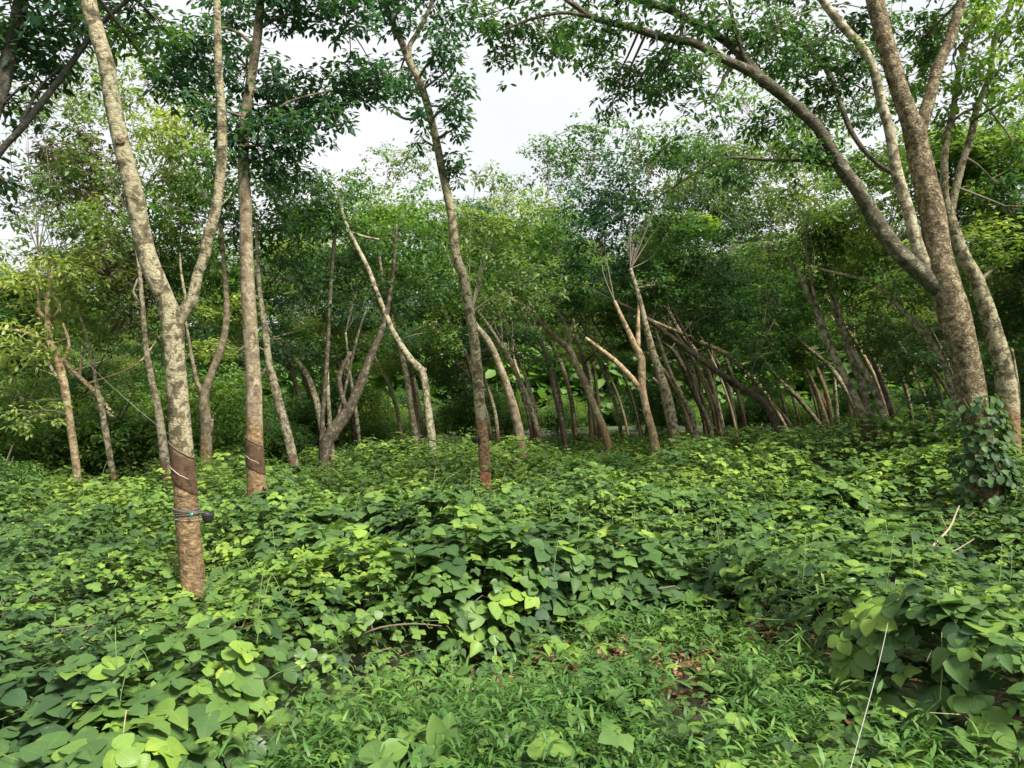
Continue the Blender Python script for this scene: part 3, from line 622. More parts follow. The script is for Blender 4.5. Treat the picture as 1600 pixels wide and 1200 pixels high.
# --- mid distance trees, traced
M = [
 ('M1', 'bare golden-barked snag with broken twiggy top at far left', 12.5, BARKP, [(126, 795, 14), (118, 720, 13), (108, 650, 13), (100, 600, 14), (88, 555, 14), (76, 530, 13), (75, 495, 10), (74, 465, 8), (78, 440, 6), (74, 410, 4), (60, 395, 3)],
   [[(72, 540, 9), (55, 525, 7), (35, 518, 6), (0, 514, 5)], [(74, 500, 8), (60, 487, 8), (61, 462, 4), (52, 435, 3)], [(80, 500, 5), (95, 478, 4), (84, 463, 3)], [(92, 575, 6), (108, 540, 5), (98, 505, 4)], [(76, 470, 4), (60, 460, 3), (62, 430, 3)]]),
 ('M2', 'short pale leaning tree left of the forked tree, second from the far left', 14, BARKG, [(183, 780, 10), (173, 720, 10), (164, 670, 11), (156, 625, 9), (150, 600, 7), (140, 540, 5), (120, 480, 3)], []),
 ('M3', 'grey tree directly behind the left side of the forked tree', 13, BARKG, [(262, 765, 16), (255, 700, 15), (247, 640, 13), (236, 590, 11), (228, 540, 9), (222, 470, 8), (215, 400, 6), (200, 330, 4)], [[(222, 480, 5), (208, 455, 4), (215, 435, 3)]]),
 ('M4', 'rough broken-barked tree framed between the forked tree and the straight brownish tree', 13, BARK2, [(322, 730, 20), (322, 660, 18), (319, 620, 16), (330, 585, 13), (345, 545, 12), (354, 500, 11), (352, 440, 8), (345, 350, 6)], [[(320, 620, 10), (308, 598, 8), (300, 560, 6), (290, 500, 4)], [(330, 680, 5), (332, 655, 5)]]),
 ('M5', 'pale tree leaning left just right of the straight brownish tree', 13, BARKG, [(464, 755, 17), (453, 695, 16), (440, 645, 14.5), (430, 605, 14), (420, 565, 12), (413, 505, 10), (405, 445, 8), (400, 350, 5)], [[(421, 570, 6), (408, 585, 5), (400, 610, 3)]]),
 ('M6', 'dark forked tree whose heavy limb slants right between the brownish and the slim trees', 15, BARKD, [(508, 750, 17), (508, 700, 20), (520, 675, 23), (545, 640, 17), (563, 600, 15), (578, 560, 12), (595, 520, 10), (606, 480, 8), (615, 420, 6), (620, 350, 4)],
   [[(503, 700, 9), (504, 650, 8), (508, 600, 8), (512, 540, 7), (515, 480, 6), (520, 400, 6), (528, 340, 4)], [(522, 670, 6), (535, 625, 5), (548, 570, 4), (560, 520, 4), (572, 485, 3)], [(540, 640, 9), (530, 590, 8), (548, 550, 6)]]),
 ('M6b', 'slender stem standing against the foot of the dark forked tree', 15.6, BARKG, [(521, 760, 10), (518, 700, 9), (514, 640, 7), (510, 560, 5)], []),
 ('M7', 'thin pale pole-like tree between the dark forked tree and the bent grey tree', 20, BARKG, [(568, 745, 6), (563, 700, 6), (556, 640, 6), (548, 590, 4), (540, 520, 3)], []),
 ('M8', 'bent grey tree with a knee halfway up, leaning left of the slim middle tree', 15, BARKG, [(679, 745, 14), (675, 690, 13.5), (670, 650, 12.5), (664, 600, 11.5), (658, 578, 13), (645, 566, 12), (630, 545, 10.5), (615, 520, 9.5), (602, 490, 9), (590, 460, 8), (575, 420, 8), (560, 390, 7), (545, 360, 7), (535, 335, 6), (528, 290, 4)], [[(654, 580, 9), (666, 577, 6)], [(545, 362, 5), (570, 370, 4), (592, 374, 3)]]),
 ('M9', 'grey-green slim tree just left of the bent grey tree', 16.5, BARKG, [(657, 742, 10), (651, 690, 10), (644, 650, 9.5), (637, 600, 9), (629, 560, 8), (618, 520, 7), (600, 450, 6), (590, 380, 4)], []),
 ('M10', 'brown tree with a snapped pale top just right of the slim middle tree', 14, BARK2, [(818, 730, 15), (812, 680, 14.5), (803, 640, 14), (791, 600, 12), (776, 560, 11), (761, 530, 10), (746, 512, 8), (735, 490, 4)], []),
 ('M11', 'rough dark-backed tree leaning left toward the low wall', 17, BARK2, [(951, 700, 12.5), (943, 670, 12), (930, 640, 12), (915, 600, 12), (900, 570, 11), (889, 545, 11), (875, 533, 8), (850, 510, 7), (825, 482, 6), (800, 468, 5), (780, 450, 3)], [[(890, 550, 6), (890, 528, 6), (880, 500, 5), (865, 480, 4)]]),
 ('M12', 'thin blackish tree between the snapped-top tree and the low wall', 20, BARKD, [(884, 705, 8), (878, 660, 8), (868, 620, 8), (862, 590, 7), (852, 560, 5), (840, 545, 4), (820, 535, 3)], []),
 ('M13', 'yellow-brown forked tree with peeling bark left of centre right clearing edge', 15, BARKP, [(1029, 725, 13), (1021, 680, 13), (1010, 640, 12), (1004, 605, 11), (1002, 560, 12), (992, 540, 10), (984, 522, 8), (972, 497, 7), (960, 470, 5)], [[(1005, 615, 9), (988, 592, 9), (967, 570, 9), (948, 553, 7), (915, 528, 5)], [(997, 545, 8), (997, 510, 7), (998, 463, 3)]]),
 ('M14', 'thick grey tree standing just right of the yellow-brown forked tree', 15, BARK, [(1060, 720, 15), (1052, 665, 15), (1044, 622, 14.5), (1032, 585, 13.5), (1022, 555, 12), (1012, 520, 10), (1000, 470, 8), (985, 420, 6)], [[(1040, 610, 5), (1020, 590, 4)]]),
 ('M15', 'slim pale tree to the right of the thick grey tree', 19, BARKG, [(1092, 705, 9), (1084, 660, 9), (1071, 630, 9), (1056, 600, 8), (1046, 580, 7), (1032, 540, 6), (1015, 490, 4)], []),
 ('M16', 'dark slim tree leaning left, second to the right of the thick grey tree', 20, BARKD, [(1117, 705, 10), (1106, 660, 9), (1092, 630, 9), (1078, 600, 9), (1065, 570, 8), (1048, 545, 6), (1010, 520, 4)], []),
 ('M17', 'very thin whitish sapling stem standing at the edge of the creeper', 16, BARKG, [(1140, 705, 6), (1131, 672, 5), (1123, 640, 4), (1118, 600, 3), (1112, 560, 2)], [[(1135, 690, 3), (1120, 672, 2), (1112, 662, 2)]]),
 ('M18', 'strongly tilted dark tree with a sunlit foot right of centre', 16, BARKD, [(1222, 692, 15), (1207, 650, 13), (1192, 628, 12), (1150, 600, 11), (1120, 580, 10), (1080, 550, 9), (1040, 520, 8), (1000, 490, 6), (960, 470, 4)], [[(1190, 628, 8), (1178, 605, 6), (1175, 580, 5)], [(1085, 553, 5), (1060, 500, 4), (1040, 460, 3)]]),
 ('M29', 'fallen pale limb propped across the trees behind the tilted dark tree', 18, BARKP, [(1245, 700, 5), (1200, 620, 6), (1150, 567, 8), (1130, 551, 8), (1100, 537, 7), (1070, 523, 6), (1020, 502, 5), (1000, 490, 4)], []),
 ('M20', 'whitish curved sapling just right of the tilted dark tree', 17, BARKG, [(1246, 697, 5), (1238, 668, 5), (1226, 650, 4.5), (1212, 635, 4), (1195, 600, 3)], []),
 ('M21', 'black leaning trunk behind the creeper between the tilted tree and the lichen-white trio', 20, BARKD, [(1300, 690, 8), (1282, 665, 8), (1262, 640, 8), (1245, 620, 8), (1215, 590, 6), (1190, 560, 4)], []),
 ('M22', 'short upright grey stub standing left of the lichen-white trio', 22, BARKG, [(1310, 692, 8), (1308, 655, 8), (1306, 627, 7), (1302, 570, 5)], []),
 ('M23', 'lichen-white tree, the thickest and leftmost of the trio before the massive tree', 14, BARKG, [(1358, 695, 17), (1347, 650, 15), (1336, 620, 13), (1321, 590, 12), (1306, 560, 12), (1291, 530, 12), (1279, 490, 11), (1262, 460, 10), (1250, 430, 8), (1225, 400, 6), (1190, 378, 4)], [[(1282, 500, 7), (1270, 450, 6), (1262, 400, 5), (1250, 340, 3)]]),
 ('M24', 'middle tree of the lichen-white trio, rising straighter than its neighbours', 14.4, BARKG, [(1374, 698, 13), (1360, 650, 12), (1346, 600, 11), (1330, 560, 10), (1317, 520, 9), (1303, 480, 8), (1296, 440, 7), (1286, 400, 6), (1272, 350, 4)], []),
 ('M25', 'right-hand tree of the lichen-white trio with a browned foot', 14, BARKG, [(1393, 700, 15), (1381, 650, 12), (1366, 610, 11), (1351, 580, 10), (1336, 555, 9), (1322, 525, 8), (1310, 480, 6), (1300, 430, 4)], []),
 ('M26', 'dark brown split trunk tucked against the right of the lichen-white trio', 14.6, BARKD, [(1408, 700, 9), (1398, 665, 9), (1388, 630, 8), (1377, 600, 7), (1362, 560, 5)], []),
 ('M27', 'arching lichened tree passing behind the massive tree and bending far left', 13, BARKG, [(1500, 700, 12), (1496, 655, 11), (1487, 610, 10.5), (1475, 570, 10.5), (1462, 545, 10), (1440, 520, 9.5), (1415, 490, 9), (1390, 465, 8), (1360, 440, 6), (1300, 425, 5), (1260, 415, 3)], [[(1465, 550, 6), (1440, 510, 6), (1405, 480, 5)], [(1415, 492, 4), (1402, 455, 3), (1380, 400, 3)]]),
]
for key, lab, d, bk, tr, li in M:
    make_tree(key, 'dead_tree' if key in ('M1', 'M29') else ('sapling' if key in ('M17', 'M20') else 'rubber_tree'), lab, d, tr, li, bk, 12, 0.12, 0.11,
              0.15, tap=(tr[0][1] - 40 if bk in (BARKG, BARK2, BARK) and tr[0][2] > 9 else None), cat='dead tree' if key in ('M1', 'M29') else 'tree',
              group='traced trees at the edge of the clearing' if False else None)

# ------------------------------------------------------------------ near boughs against the sky
for a in [('T0', 30, 60, 60, 60, 6.8), ('T0', 95, 30, 60, 50, 6.6), ('T0', 85, 105, 50, 40, 7), ('T0', 15, 150, 40, 40, 6.8), ('T0', -60, 60, 80, 80, 6.8), ('T0', 10, 285, 34, 30, 7),
          ('T0', -60, 250, 50, 70, 7), ('T0', 150, 40, 40, 40, 7.4), ('T0', 60, -40, 90, 40, 6.6), ('T0', 210, 20, 40, 40, 7.3), ('T0', 190, -60, 90, 40, 7)]:
    lobe(*a, dens=210, size=0.092, tint=0.35)
for a in [('T1', 215, 75, 40, 40, 6.9), ('T1', 245, 30, 45, 25, 7), ('T1', 200, -80, 90, 50, 6.2), ('T1', 320, -120, 90, 60, 6.2), ('T1', 60, -220, 140, 60, 6.2)]:
    lobe(*a, dens=120, size=0.09, tint=0.4)
for a in [('T2', 280, 95, 55, 45), ('T2', 320, 120, 50, 50), ('T2', 265, 140, 40, 30), ('T2', 310, 60, 60, 28), ('T2', 365, 30, 50, 45), ('T2', 385, 105, 30, 40), ('T2', 460, 15, 70, 35),
          ('T2', 540, 20, 60, 35), ('T2', 425, 110, 22, 30), ('T2', 430, 165, 50, 45), ('T2', 480, 155, 70, 50), ('T2', 470, 205, 55, 42), ('T2', 405, 225, 45, 50),
          ('T2', 545, 120, 60, 38), ('T2', 590, 130, 55, 34), ('T2', 370, 200, 30, 50), ('T2', 520, 185, 35, 25), ('T2', 440, 265, 45, 30), ('T2', 340, -60, 120, 50), ('T2', 480, -50, 120, 50), ('T2', 330, 165, 35, 25)]:
    lobe(*a, d=R.uniform(8.3, 10), dens=210, size=0.092, tint=0.30)
for a in [('T3', 625, 110, 40, 32), ('T3', 690, 70, 30, 30), ('T3', 700, 110, 30, 30), ('T3', 718, 150, 24, 28), ('T3', 700, 175, 26, 26), ('T3', 690, 30, 40, 26), ('T3', 620, 20, 45, 28),
          ('T3', 712, 200, 20, 30), ('T3', 655, 170, 22, 18), ('T3', 665, 220, 20, 16), ('T3', 708, 265, 22, 30), ('T3', 640, 140, 35, 18), ('T3', 600, -50, 120, 50), ('T3', 735, 5, 20, 18)]:
    lobe(*a, d=R.uniform(10.2, 11.4), dens=150, size=0.10, tint=0.30)
for a in [('R1', 760, 25, 38, 34), ('R1', 800, 55, 45, 40), ('R1', 790, 95, 30, 26), ('R1', 850, 50, 50, 48), ('R1', 895, 45, 45, 45), ('R1', 870, 88, 35, 20), ('R1', 935, 90, 40, 38), ('R1', 960, 125, 34, 34), ('R1', 955, 165, 16, 26),
          ('R1', 1000, 120, 48, 40), ('R1', 960, 40, 55, 34), ('R1', 1040, 100, 50, 45), ('R1', 1030, 150, 50, 22), ('R1', 1090, 120, 45, 36), ('R1', 1070, 30, 60, 40), ('R1', 1140, 40, 60, 45),
          ('R1', 1110, 160, 40, 18), ('R1', 1200, 60, 60, 60), ('R1', 1250, 120, 60, 60), ('R1', 1190, 190, 50, 30), ('R1', 1310, 110, 50, 60), ('R1', 1330, 30, 40, 40), ('R1', 1440, 60, 40, 60), ('R1', 1060, 250, 45, 30),
          ('R1', 1000, 310, 40, 26), ('R1', 870, -40, 120, 40), ('R1', 1050, -50, 150, 50), ('R1', 1250, -70, 130, 60), ('R1', 1430, -80, 130, 60), ('R1', 1130, 270, 50, 30), ('R1', 1260, 240, 50, 40)]:
    lobe(*a, d=R.uniform(7.3, 9.3), dens=190, size=0.082, tint=0.36)
for a in [('R2', 1500, 70, 60, 60), ('R2', 1560, 110, 60, 55), ('R2', 1600, 40, 50, 60), ('R2', 1540, 10, 60, 40), ('R2', 1450, 110, 26, 40), ('R2', 1600, 150, 50, 40), ('R2', 1500, 140, 50, 26), ('R2', 1580, -70, 120, 60)]:
    lobe(*a, d=R.uniform(8.6, 10), dens=150, size=0.085, tint=0.6)
for a in [('R1', 1350, 90, 50, 50), ('R1', 1400, 30, 40, 40), ('R1', 1420, 120, 30, 50), ('R1', 1290, 60, 50, 40), ('R1', 1230, 20, 60, 40), ('R1', 1340, 170, 50, 40), ('R1', 1290, 190, 50, 36), ('R1', 1170, 100, 50, 26), ('R2', 1480, 190, 40, 30), ('R2', 1550, 190, 40, 36), ('R2', 1590, 230, 40, 30), ('R1', 1455, 40, 26, 50), ('R1', 1430, 170, 24, 40)]:
    lobe(*a, d=R.uniform(9.5, 12), dens=120, size=0.09, tint=0.5)
for a in [('R2', 1590, 330, 50, 50), ('R2', 1560, 290, 50, 30), ('R2', 1610, 400, 50, 50)]:
    lobe(*a, d=R.uniform(10.5, 11.5), dens=150, size=0.095, tint=0.1)
# ------------------------------------------------------------------ boughs of the mid trees
MIDL = [('M1', 60, 440, 90, 50, .85), ('M1', 30, 540, 70, 50, .8), ('M1', 120, 500, 60, 60, .6), ('M1', 100, 270, 60, 40, .2), ('M2', 120, 250, 70, 50, .2), ('M2', 90, 215, 50, 40, .2), ('M2', 150, 300, 60, 40, .25), ('M3', 190, 150, 70, 60, .6), ('M3', 130, 180, 60, 60, .5),
 ('M3', 250, 190, 60, 55, .8), ('M3', 270, 240, 60, 50, .75), ('M3', 180, 370, 80, 60, .55), ('M3', 210, 270, 60, 50, .45), ('M2', 150, 420, 80, 60, .5), ('M4', 300, 320, 70, 60, .4), ('M4', 320, 420, 70, 60, .35), ('M4', 340, 270, 60, 50, .3),
 ('M4', 260, 400, 60, 60, .45), ('M5', 440, 290, 80, 45, .4), ('M5', 420, 360, 90, 60, .3), ('M5', 450, 440, 80, 60, .25), ('M6', 520, 320, 70, 55, .35), ('M6', 560, 400, 70, 60, .35), ('M6', 600, 470, 70, 50, .3), ('M6', 500, 440, 70, 60, .3),
 ('M7', 620, 250, 60, 26, .35), ('M7', 580, 285, 50, 25, .35), ('M7', 660, 270, 30, 26, .35), ('M8', 600, 330, 80, 45, .55), ('M8', 560, 350, 60, 45, .5), ('M8', 650, 370, 70, 55, .4), ('M9', 620, 420, 60, 50, .35), ('M9', 680, 440, 60, 50, .3), ('M9', 680, 320, 50, 40, .4),
 ('M10', 770, 275, 36, 16, .5), ('M10', 780, 340, 60, 40, .65), ('M10', 760, 400, 70, 60, .35), ('M10', 800, 310, 40, 28, .5), ('M10', 820, 440, 70, 60, .3), ('M10', 760, 480, 50, 40, .4), ('M12', 850, 330, 60, 40, .7), ('M12', 880, 270, 46, 40, .35), ('M11', 920, 240, 46, 44, .35),
 ('M11', 870, 390, 70, 60, .3), ('M11', 860, 470, 60, 40, .25), ('M13', 960, 290, 50, 80, .15), ('M13', 940, 380, 60, 60, .15), ('M13', 980, 430, 60, 50, .15), ('M13', 900, 440, 60, 40, .25), ('M14', 1010, 250, 50, 50, .35), ('M14', 1040, 205, 36, 18, .4), ('M14', 1000, 195, 30, 16, .5),
 ('M14', 1040, 340, 60, 30, .2), ('M14', 1030, 440, 70, 50, .2), ('M15', 1100, 300, 70, 40, .3), ('M15', 1090, 460, 80, 50, .15), ('M15', 1080, 235, 50, 35, .35), ('M16', 1160, 260, 70, 50, .35), ('M16', 1150, 430, 70, 50, .2), ('M18', 1120, 490, 70, 50, .2), ('M18', 1180, 350, 60, 40, .35),
 ('M18', 1200, 460, 60, 40, .25), ('M18', 1180, 560, 50, 40, .3), ('M20', 1190, 590, 40, 40, .5), ('M23', 1240, 300, 70, 60, .45), ('M23', 1200, 390, 60, 50, .4), ('M23', 1280, 380, 60, 60, .4), ('M24', 1280, 230, 70, 60, .45), ('M24', 1330, 330, 60, 60, .5), ('M24', 1270, 450, 40, 50, .35),
 ('M25', 1340, 430, 60, 60, .5), ('M25', 1370, 500, 60, 50, .5), ('M27', 1400, 330, 40, 60, .45), ('M27', 1330, 480, 50, 50, .5), ('M27', 1420, 450, 40, 40, .45), ('M26', 1420, 560, 50, 50, .3), ('M22', 1240, 560, 50, 50, .6), ('M21', 1240, 500, 50, 40, .5)]
MIDL += [('M24', 1100, 190, 50, 26, .45), ('M24', 1150, 130, 40, 30, .5), ('M23', 1220, 240, 50, 40, .5), ('M23', 1080, 290, 50, 30, .45), ('M23', 1150, 310, 50, 30, .4), ('M18', 1060, 400, 60, 36, .3), ('M18', 1110, 420, 60, 40, .2), ('M16', 1010, 390, 50, 40, .25), ('M15', 1050, 320, 40, 26, .3),
 ('M27', 1450, 300, 40, 50, .4), ('M27', 1300, 360, 60, 40, .5), ('M27', 1260, 330, 50, 40, .5), ('M3', 150, 100, 50, 40, .5), ('M2', 60, 300, 50, 24, .3), ('M3', 110, 240, 50, 40, .4), ('M4', 280, 350, 50, 40, .6), ('M3', 160, 350, 60, 50, .6), ('M5', 500, 290, 50, 30, .4), ('M8', 540, 300, 50, 26, .45),
 ('M1', 40, 400, 60, 30, .5), ('M1', 150, 440, 60, 60, .6), ('M2', 210, 480, 50, 60, .45), ('M1', 20, 620, 60, 60, .5), ('M3', 270, 430, 40, 60, .4), ('M4', 300, 500, 40, 40, .3), ('M5', 450, 530, 50, 40, .3), ('M9', 690, 520, 40, 50, .6), ('M10', 720, 350, 50, 40, .5), ('M11', 830, 560, 50, 30, .3),
 ('M1', 60, 170, 60, 50, .3), ('M1', 40, 230, 40, 30, .3), ('M1', 60, 350, 50, 26, .35), ('M1', 100, 330, 60, 40, .3), ('M2', 110, 130, 50, 40, .4), ('M3', 230, 120, 50, 40, .6), ('M3', 290, 200, 50, 60, .6), ('M4', 320, 230, 60, 40, .3), ('M4', 290, 290, 60, 40, .5),
 ('M4', 360, 340, 50, 60, .3), ('M3', 240, 320, 50, 40, .5), ('M2', 200, 420, 60, 50, .45), ('M5', 430, 290, 60, 40, .45), ('M5', 480, 340, 60, 50, .35), ('M24', 1160, 160, 50, 40, .45), ('M24', 1230, 180, 60, 50, .45), ('M23', 1160, 220, 50, 40, .4), ('M24', 1320, 270, 60, 50, .4), ('M27', 1400, 240, 50, 50, .4),
 ('M27', 1380, 150, 40, 60, .4), ('M27', 1480, 230, 50, 50, .35), ('M27', 1540, 250, 40, 50, .4), ('M27', 1600, 250, 40, 60, .4), ('M27', 1580, 190, 40, 30, .4), ('M27', 1520, 350, 50, 60, .25), ('M27', 1590, 430, 50, 60, .3), ('M27', 1580, 520, 50, 60, .35),
 ('M27', 1350, 390, 60, 50, .6), ('M27', 1570, 600, 50, 50, .3), ('M26', 1450, 620, 40, 40, .35), ('M16', 1130, 340, 60, 50, .3), ('M13', 930, 330, 60, 50, .2), ('M12', 830, 380, 60, 50, .5)]
MIDL += [('M12', 860, 235, 50, 30, .4), ('M11', 930, 200, 50, 34, .4), ('M14', 985, 205, 40, 26, .4), ('M12', 800, 285, 40, 20, .5), ('M10', 745, 265, 26, 16, .5), ('M3', 120, 300, 50, 40, .5), ('M2', 70, 260, 46, 34, .3), ('M4', 300, 160, 50, 40, .5), ('M3', 200, 210, 50, 40, .55), ('M7', 640, 235, 50, 22, .4)]
MIDL += [(k_, a_ + R.uniform(-35, 35), b_ + R.uniform(-20, 30), c_ * .8, d_ * .7, e_ + R.uniform(-.15, .15)) for k_, a_, b_, c_, d_, e_ in list(MIDL) if (a_ < 420 and b_ > 150) or (a_ > 1000 and 150 < b_ < 480)]
for key, cx, cy, rx, ry, ti in MIDL:
    d0 = TREES[key]['d']; thin = key in ('M7',) or cy < 235
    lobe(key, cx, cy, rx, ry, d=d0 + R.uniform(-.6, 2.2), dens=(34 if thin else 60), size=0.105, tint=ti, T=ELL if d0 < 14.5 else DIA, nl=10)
for k in TREES:
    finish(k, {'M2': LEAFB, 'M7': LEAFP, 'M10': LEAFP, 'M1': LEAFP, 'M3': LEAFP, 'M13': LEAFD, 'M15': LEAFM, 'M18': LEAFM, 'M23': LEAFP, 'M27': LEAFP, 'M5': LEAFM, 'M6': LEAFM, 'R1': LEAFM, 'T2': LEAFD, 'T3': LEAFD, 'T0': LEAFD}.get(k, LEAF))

# ------------------------------------------------------------------ plantation behind: trees built once, then copied
SKX = [-400, 0, 60, 110, 160, 260, 400, 440, 520, 560, 690, 740, 830, 870, 940, 1000, 1060, 1120, 1200, 1400, 1600, 2000]
SKY_ = [380, 420, 420, 400, 370, 340, 330, 320, 310, 300, 300, 300, 300, 290, 290, 310, 350, 370, 370, 350, 340, 320]
protos = []
def forest_proto(k, bark, leaf):
    root = empty('rubber_tree', (0, 0, 0)); mb = MB(); tw = MB(); L = Leaves()
    lean = -R.uniform(.8, 2.6); H = 7.2
    ctr = [(0, 0, -.15), (lean * .10, R.uniform(-.2, .2), 2), (lean * .38, R.uniform(-.3, .3), 4), (lean * .8, R.uniform(-.4, .4), H * .8), (lean * 1.2, 0, H + 1.5)]
    c, r = tube(mb, ctr, [.125, .105, .095, .07, .03], 8, .4, .12, 3, k, True, 1.1)
    sk = np.column_stack([c, r])
    for j in range(R.randint(3, 4)):
        i = int(len(c) * R.uniform(.45, .85)); a = R.uniform(0, 6.28); l = R.uniform(1.6, 2.8)
        e = c[i] + np.array([math.cos(a) * l, math.sin(a) * l, R.uniform(1.2, 2.6)])
        m_ = (c[i] + e) / 2 + np.array([math.cos(a) * .3, math.sin(a) * .3, -.3])
        c2, r2 = tube(mb, [c[i], m_, e], [r[i] * .65, r[i] * .45, r[i] * .2], 6, .4, .1, 3, k, False)
        sk = np.vstack([sk, np.column_stack([c2, r2])])
    cx = lean * .9
    for j in range(20):
        a = R.uniform(0, 6.28); q = R.uniform(0, 1) ** .55 * 3.1; z = R.uniform(4.3, 9.9)
        q *= min(1, 0.45 + (10.6 - z) / 3.5)
        ce = np.array([cx + math.cos(a) * q, math.sin(a) * q, z]); rr = R.uniform(.65, 1.15)
        pts = lobe_points(ce, [rr * 1.2, rr * 1.2, rr * .62], 120, seed=k * 40 + j)
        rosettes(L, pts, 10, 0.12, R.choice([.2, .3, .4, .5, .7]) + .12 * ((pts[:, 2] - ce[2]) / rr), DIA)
        i = int(np.argmin(np.linalg.norm(sk[:, :3] - ce, axis=1))); twigs_to(tw, sk[i, :3], ce, .02, pts, 3, 4)
    mb.build('trunk', bark, root); tag(tw.build('twigs', TWIG, root), kind='stuff'); L.build('crown', leaf, root)
    return root
def copy_tree(o, loc, rz, s):
    c = o.copy(); C.objects.link(c); c.location = loc; c.rotation_euler = (0, 0, rz); c.scale = s
    for ch in list(o.children):
        d = ch.copy(); C.objects.link(d); d.parent = c
    return c
for k in range(7): protos.append(forest_proto(k, [BARKG, BARK2, BARK, BARKP, BARKG, BARKD, BARK][k], [LEAF, LEAFP, LEAFM, LEAF, LEAFP, LEAFD, LEAF][k]))
spots = []
yy = 20.5
while yy < 46:
    xx = -0.80 * yy - 7
    while xx < 0.80 * yy + 7:
        x_ = xx + R.uniform(-1, 1); y_ = yy + R.uniform(-1.2, 1.2)
        spots.append((x_, y_)); xx += 4.7 if yy < 34 else 6.5
    yy += 4.0 if yy < 34 else 5.5
for x_ in (-17, -14.5): spots.append((x_, 15.5 + R.uniform(-1, 1)))
for x_ in (10.5, 13, 15.5, 12, 9.8): spots.append((x_, 12 + R.uniform(-1, 3)))
first = {}
for i, (x_, y_) in enumerate(spots):
    px = 800 + F * (x_ - 1.2) / y_; sk = np.interp(px, SKX, SKY_) + R.choice([R.uniform(0, 20), R.uniform(20, 120)])
    hmax = 1.6 + (640 - sk) * y_ / F; s = max(.55, min(1.25, hmax / 10.6)); s *= 1 if s < .9 else R.uniform(.85, 1)
    k = i % 7; z_ = float(terrain(np.array([x_]), np.array([y_]))[0])
    sx = max(s, .85) * R.uniform(.9, 1.1)
    loc = (x_, y_, z_); rz = R.uniform(-.5, .5)
    if k not in first:
        o = protos[k]; first[k] = 1; o.location = loc; o.rotation_euler = (0, 0, rz); o.scale = (sx, sx, s)
    else: o = copy_tree(protos[k], loc, rz, (sx, sx, s))
    tag(o, 'slender rubber tree standing deep in the plantation behind the clearing', 'tree', 'rubber trees deep in the plantation')

def slim_proto(k, bark):
    root = empty('rubber_tree', (0, 0, 0)); mb = MB(); L = Leaves(); tw = MB(); r0 = R.uniform(.055, .085)
    ctr = [(.15, 0, -.15), (-.12, R.uniform(-.1, .1), 1.2), (-.62, 0, 2.6), (-1.5, R.uniform(-.2, .2), 4.2), (-2.5, 0, 5.6), (-3.2, 0, 7.2)]
    c, r = tube(mb, ctr, [r0 * 1.15, r0, r0 * .92, r0 * .75, r0 * .5, r0 * .25], 9, .25, .12, 3, k, True, 1.0)
    i = int(len(c) * .5); c2, r2 = tube(mb, [c[i], c[i] + [-.05, 0, .9], c[i] + [-.4, .3, 2.2]], [r0 * .5, r0 * .4, r0 * .2], 6, .3, .1, 3, k, False)
    for j in range(6):
        e = c[int(len(c) * R.uniform(.68, .99))] if j % 3 else c2[-1]; ce = e + np.array([R.uniform(-1, 1), R.uniform(-1, 1), R.uniform(-.1, 1.0)])
        pts = lobe_points(ce, [.95, .95, .45], 65, seed=900 + k * 20 + j); rosettes(L, pts, 10, 0.115, R.choice([.25, .4, .5, .65]), DIA); twigs_to(tw, e, ce, .018, pts, 3, 4)
    mb.build('trunk', bark, root); tag(tw.build('twigs', TWIG, root), kind='stuff'); L.build('crown', LEAF, root)
    return root
slim = [slim_proto(k, [BARKG, BARK2, BARKP, BARKG][k]) for k in range(4)]; ns = 0
for yr in (17.5, 20, 22.8, 26, 30, 34.5):
    q = .03
    while q < .66:
        x_ = (q + R.uniform(-.008, .008)) * yr; y_ = yr + R.uniform(-.8, .8); q += R.uniform(1.6, 4.6) / yr
        z_ = float(terrain(np.array([x_]), np.array([y_]))[0]); s = max(.62, min(1.15, (1.6 + (640 - R.uniform(300, 400)) * y_ / F - z_) / 8)); loc = (x_, y_, z_); rz = R.uniform(-1.1, .8)
        if ns < 4: o = slim[ns]; o.location = loc; o.rotation_euler = (0, 0, rz); o.scale = (s, s, s)
        else: o = copy_tree(slim[ns % 4], loc, rz, (s * R.uniform(.8, 1.1), s, s))
        ns += 1; tag(o, 'slim pale trunk leaning left in the long rows behind the clearing', 'tree', 'slim leaning rubber trees in rows')
# undergrowth shrubs between the trunks
def shrub_proto(k, tint):
    root = empty('shrub', (0, 0, 0)); mb = MB(); L = Leaves(); H = 2.2
    for j in range(6):
        a = R.uniform(0, 6.28); l = R.uniform(.4, 1)
        e = np.array([math.cos(a) * l, math.sin(a) * l, R.uniform(1.1, H)])
        tube(mb, [(0, 0, -.1), e * [.4, .4, .5], e], [.025, .018, .008], 5, .3, cap=False)
        for q in range(3):
            ce = e * R.uniform(.45, 1.0) + rng.normal(0, .25, 3); ce[2] = max(.3, ce[2])
            pts = lobe_points(ce, [.6, .6, .45], 60, seed=k * 30 + j); pts = pts[pts[:, 2] > .05]
            rosettes(L, pts, 9, 0.085, tint + R.uniform(-.15, .15), ELL)
    mb.build('stems', TWIG, root); L.build('foliage', LEAF, root)
    return root
sp_ = [shrub_proto(k, t) for k, t in enumerate((.3, .45, .62))]
NAMED = [((50, 660, 15.5), 1.25, 2, 'bright leafy shrub below the bare golden snag at far left'), ((150, 680, 17), 1.2, 1, 'round green shrub beside the foot of the golden snag'),
         ((960, 690, 12.5), .36, 1, 'low dense bush bulging from the creeper in front of the rough dark-backed tree'), ((1450, 660, 13), .42, 1, 'low green mound of a bush left of the massive flaky tree'),
         ((-20, 740, 11.5), .7, 1, 'shrub cut by the left edge of the clearing'), ((340, 700, 11.5), .42, 2, 'yellow-green bush between the forked and the straight brownish trees')]
used = set()
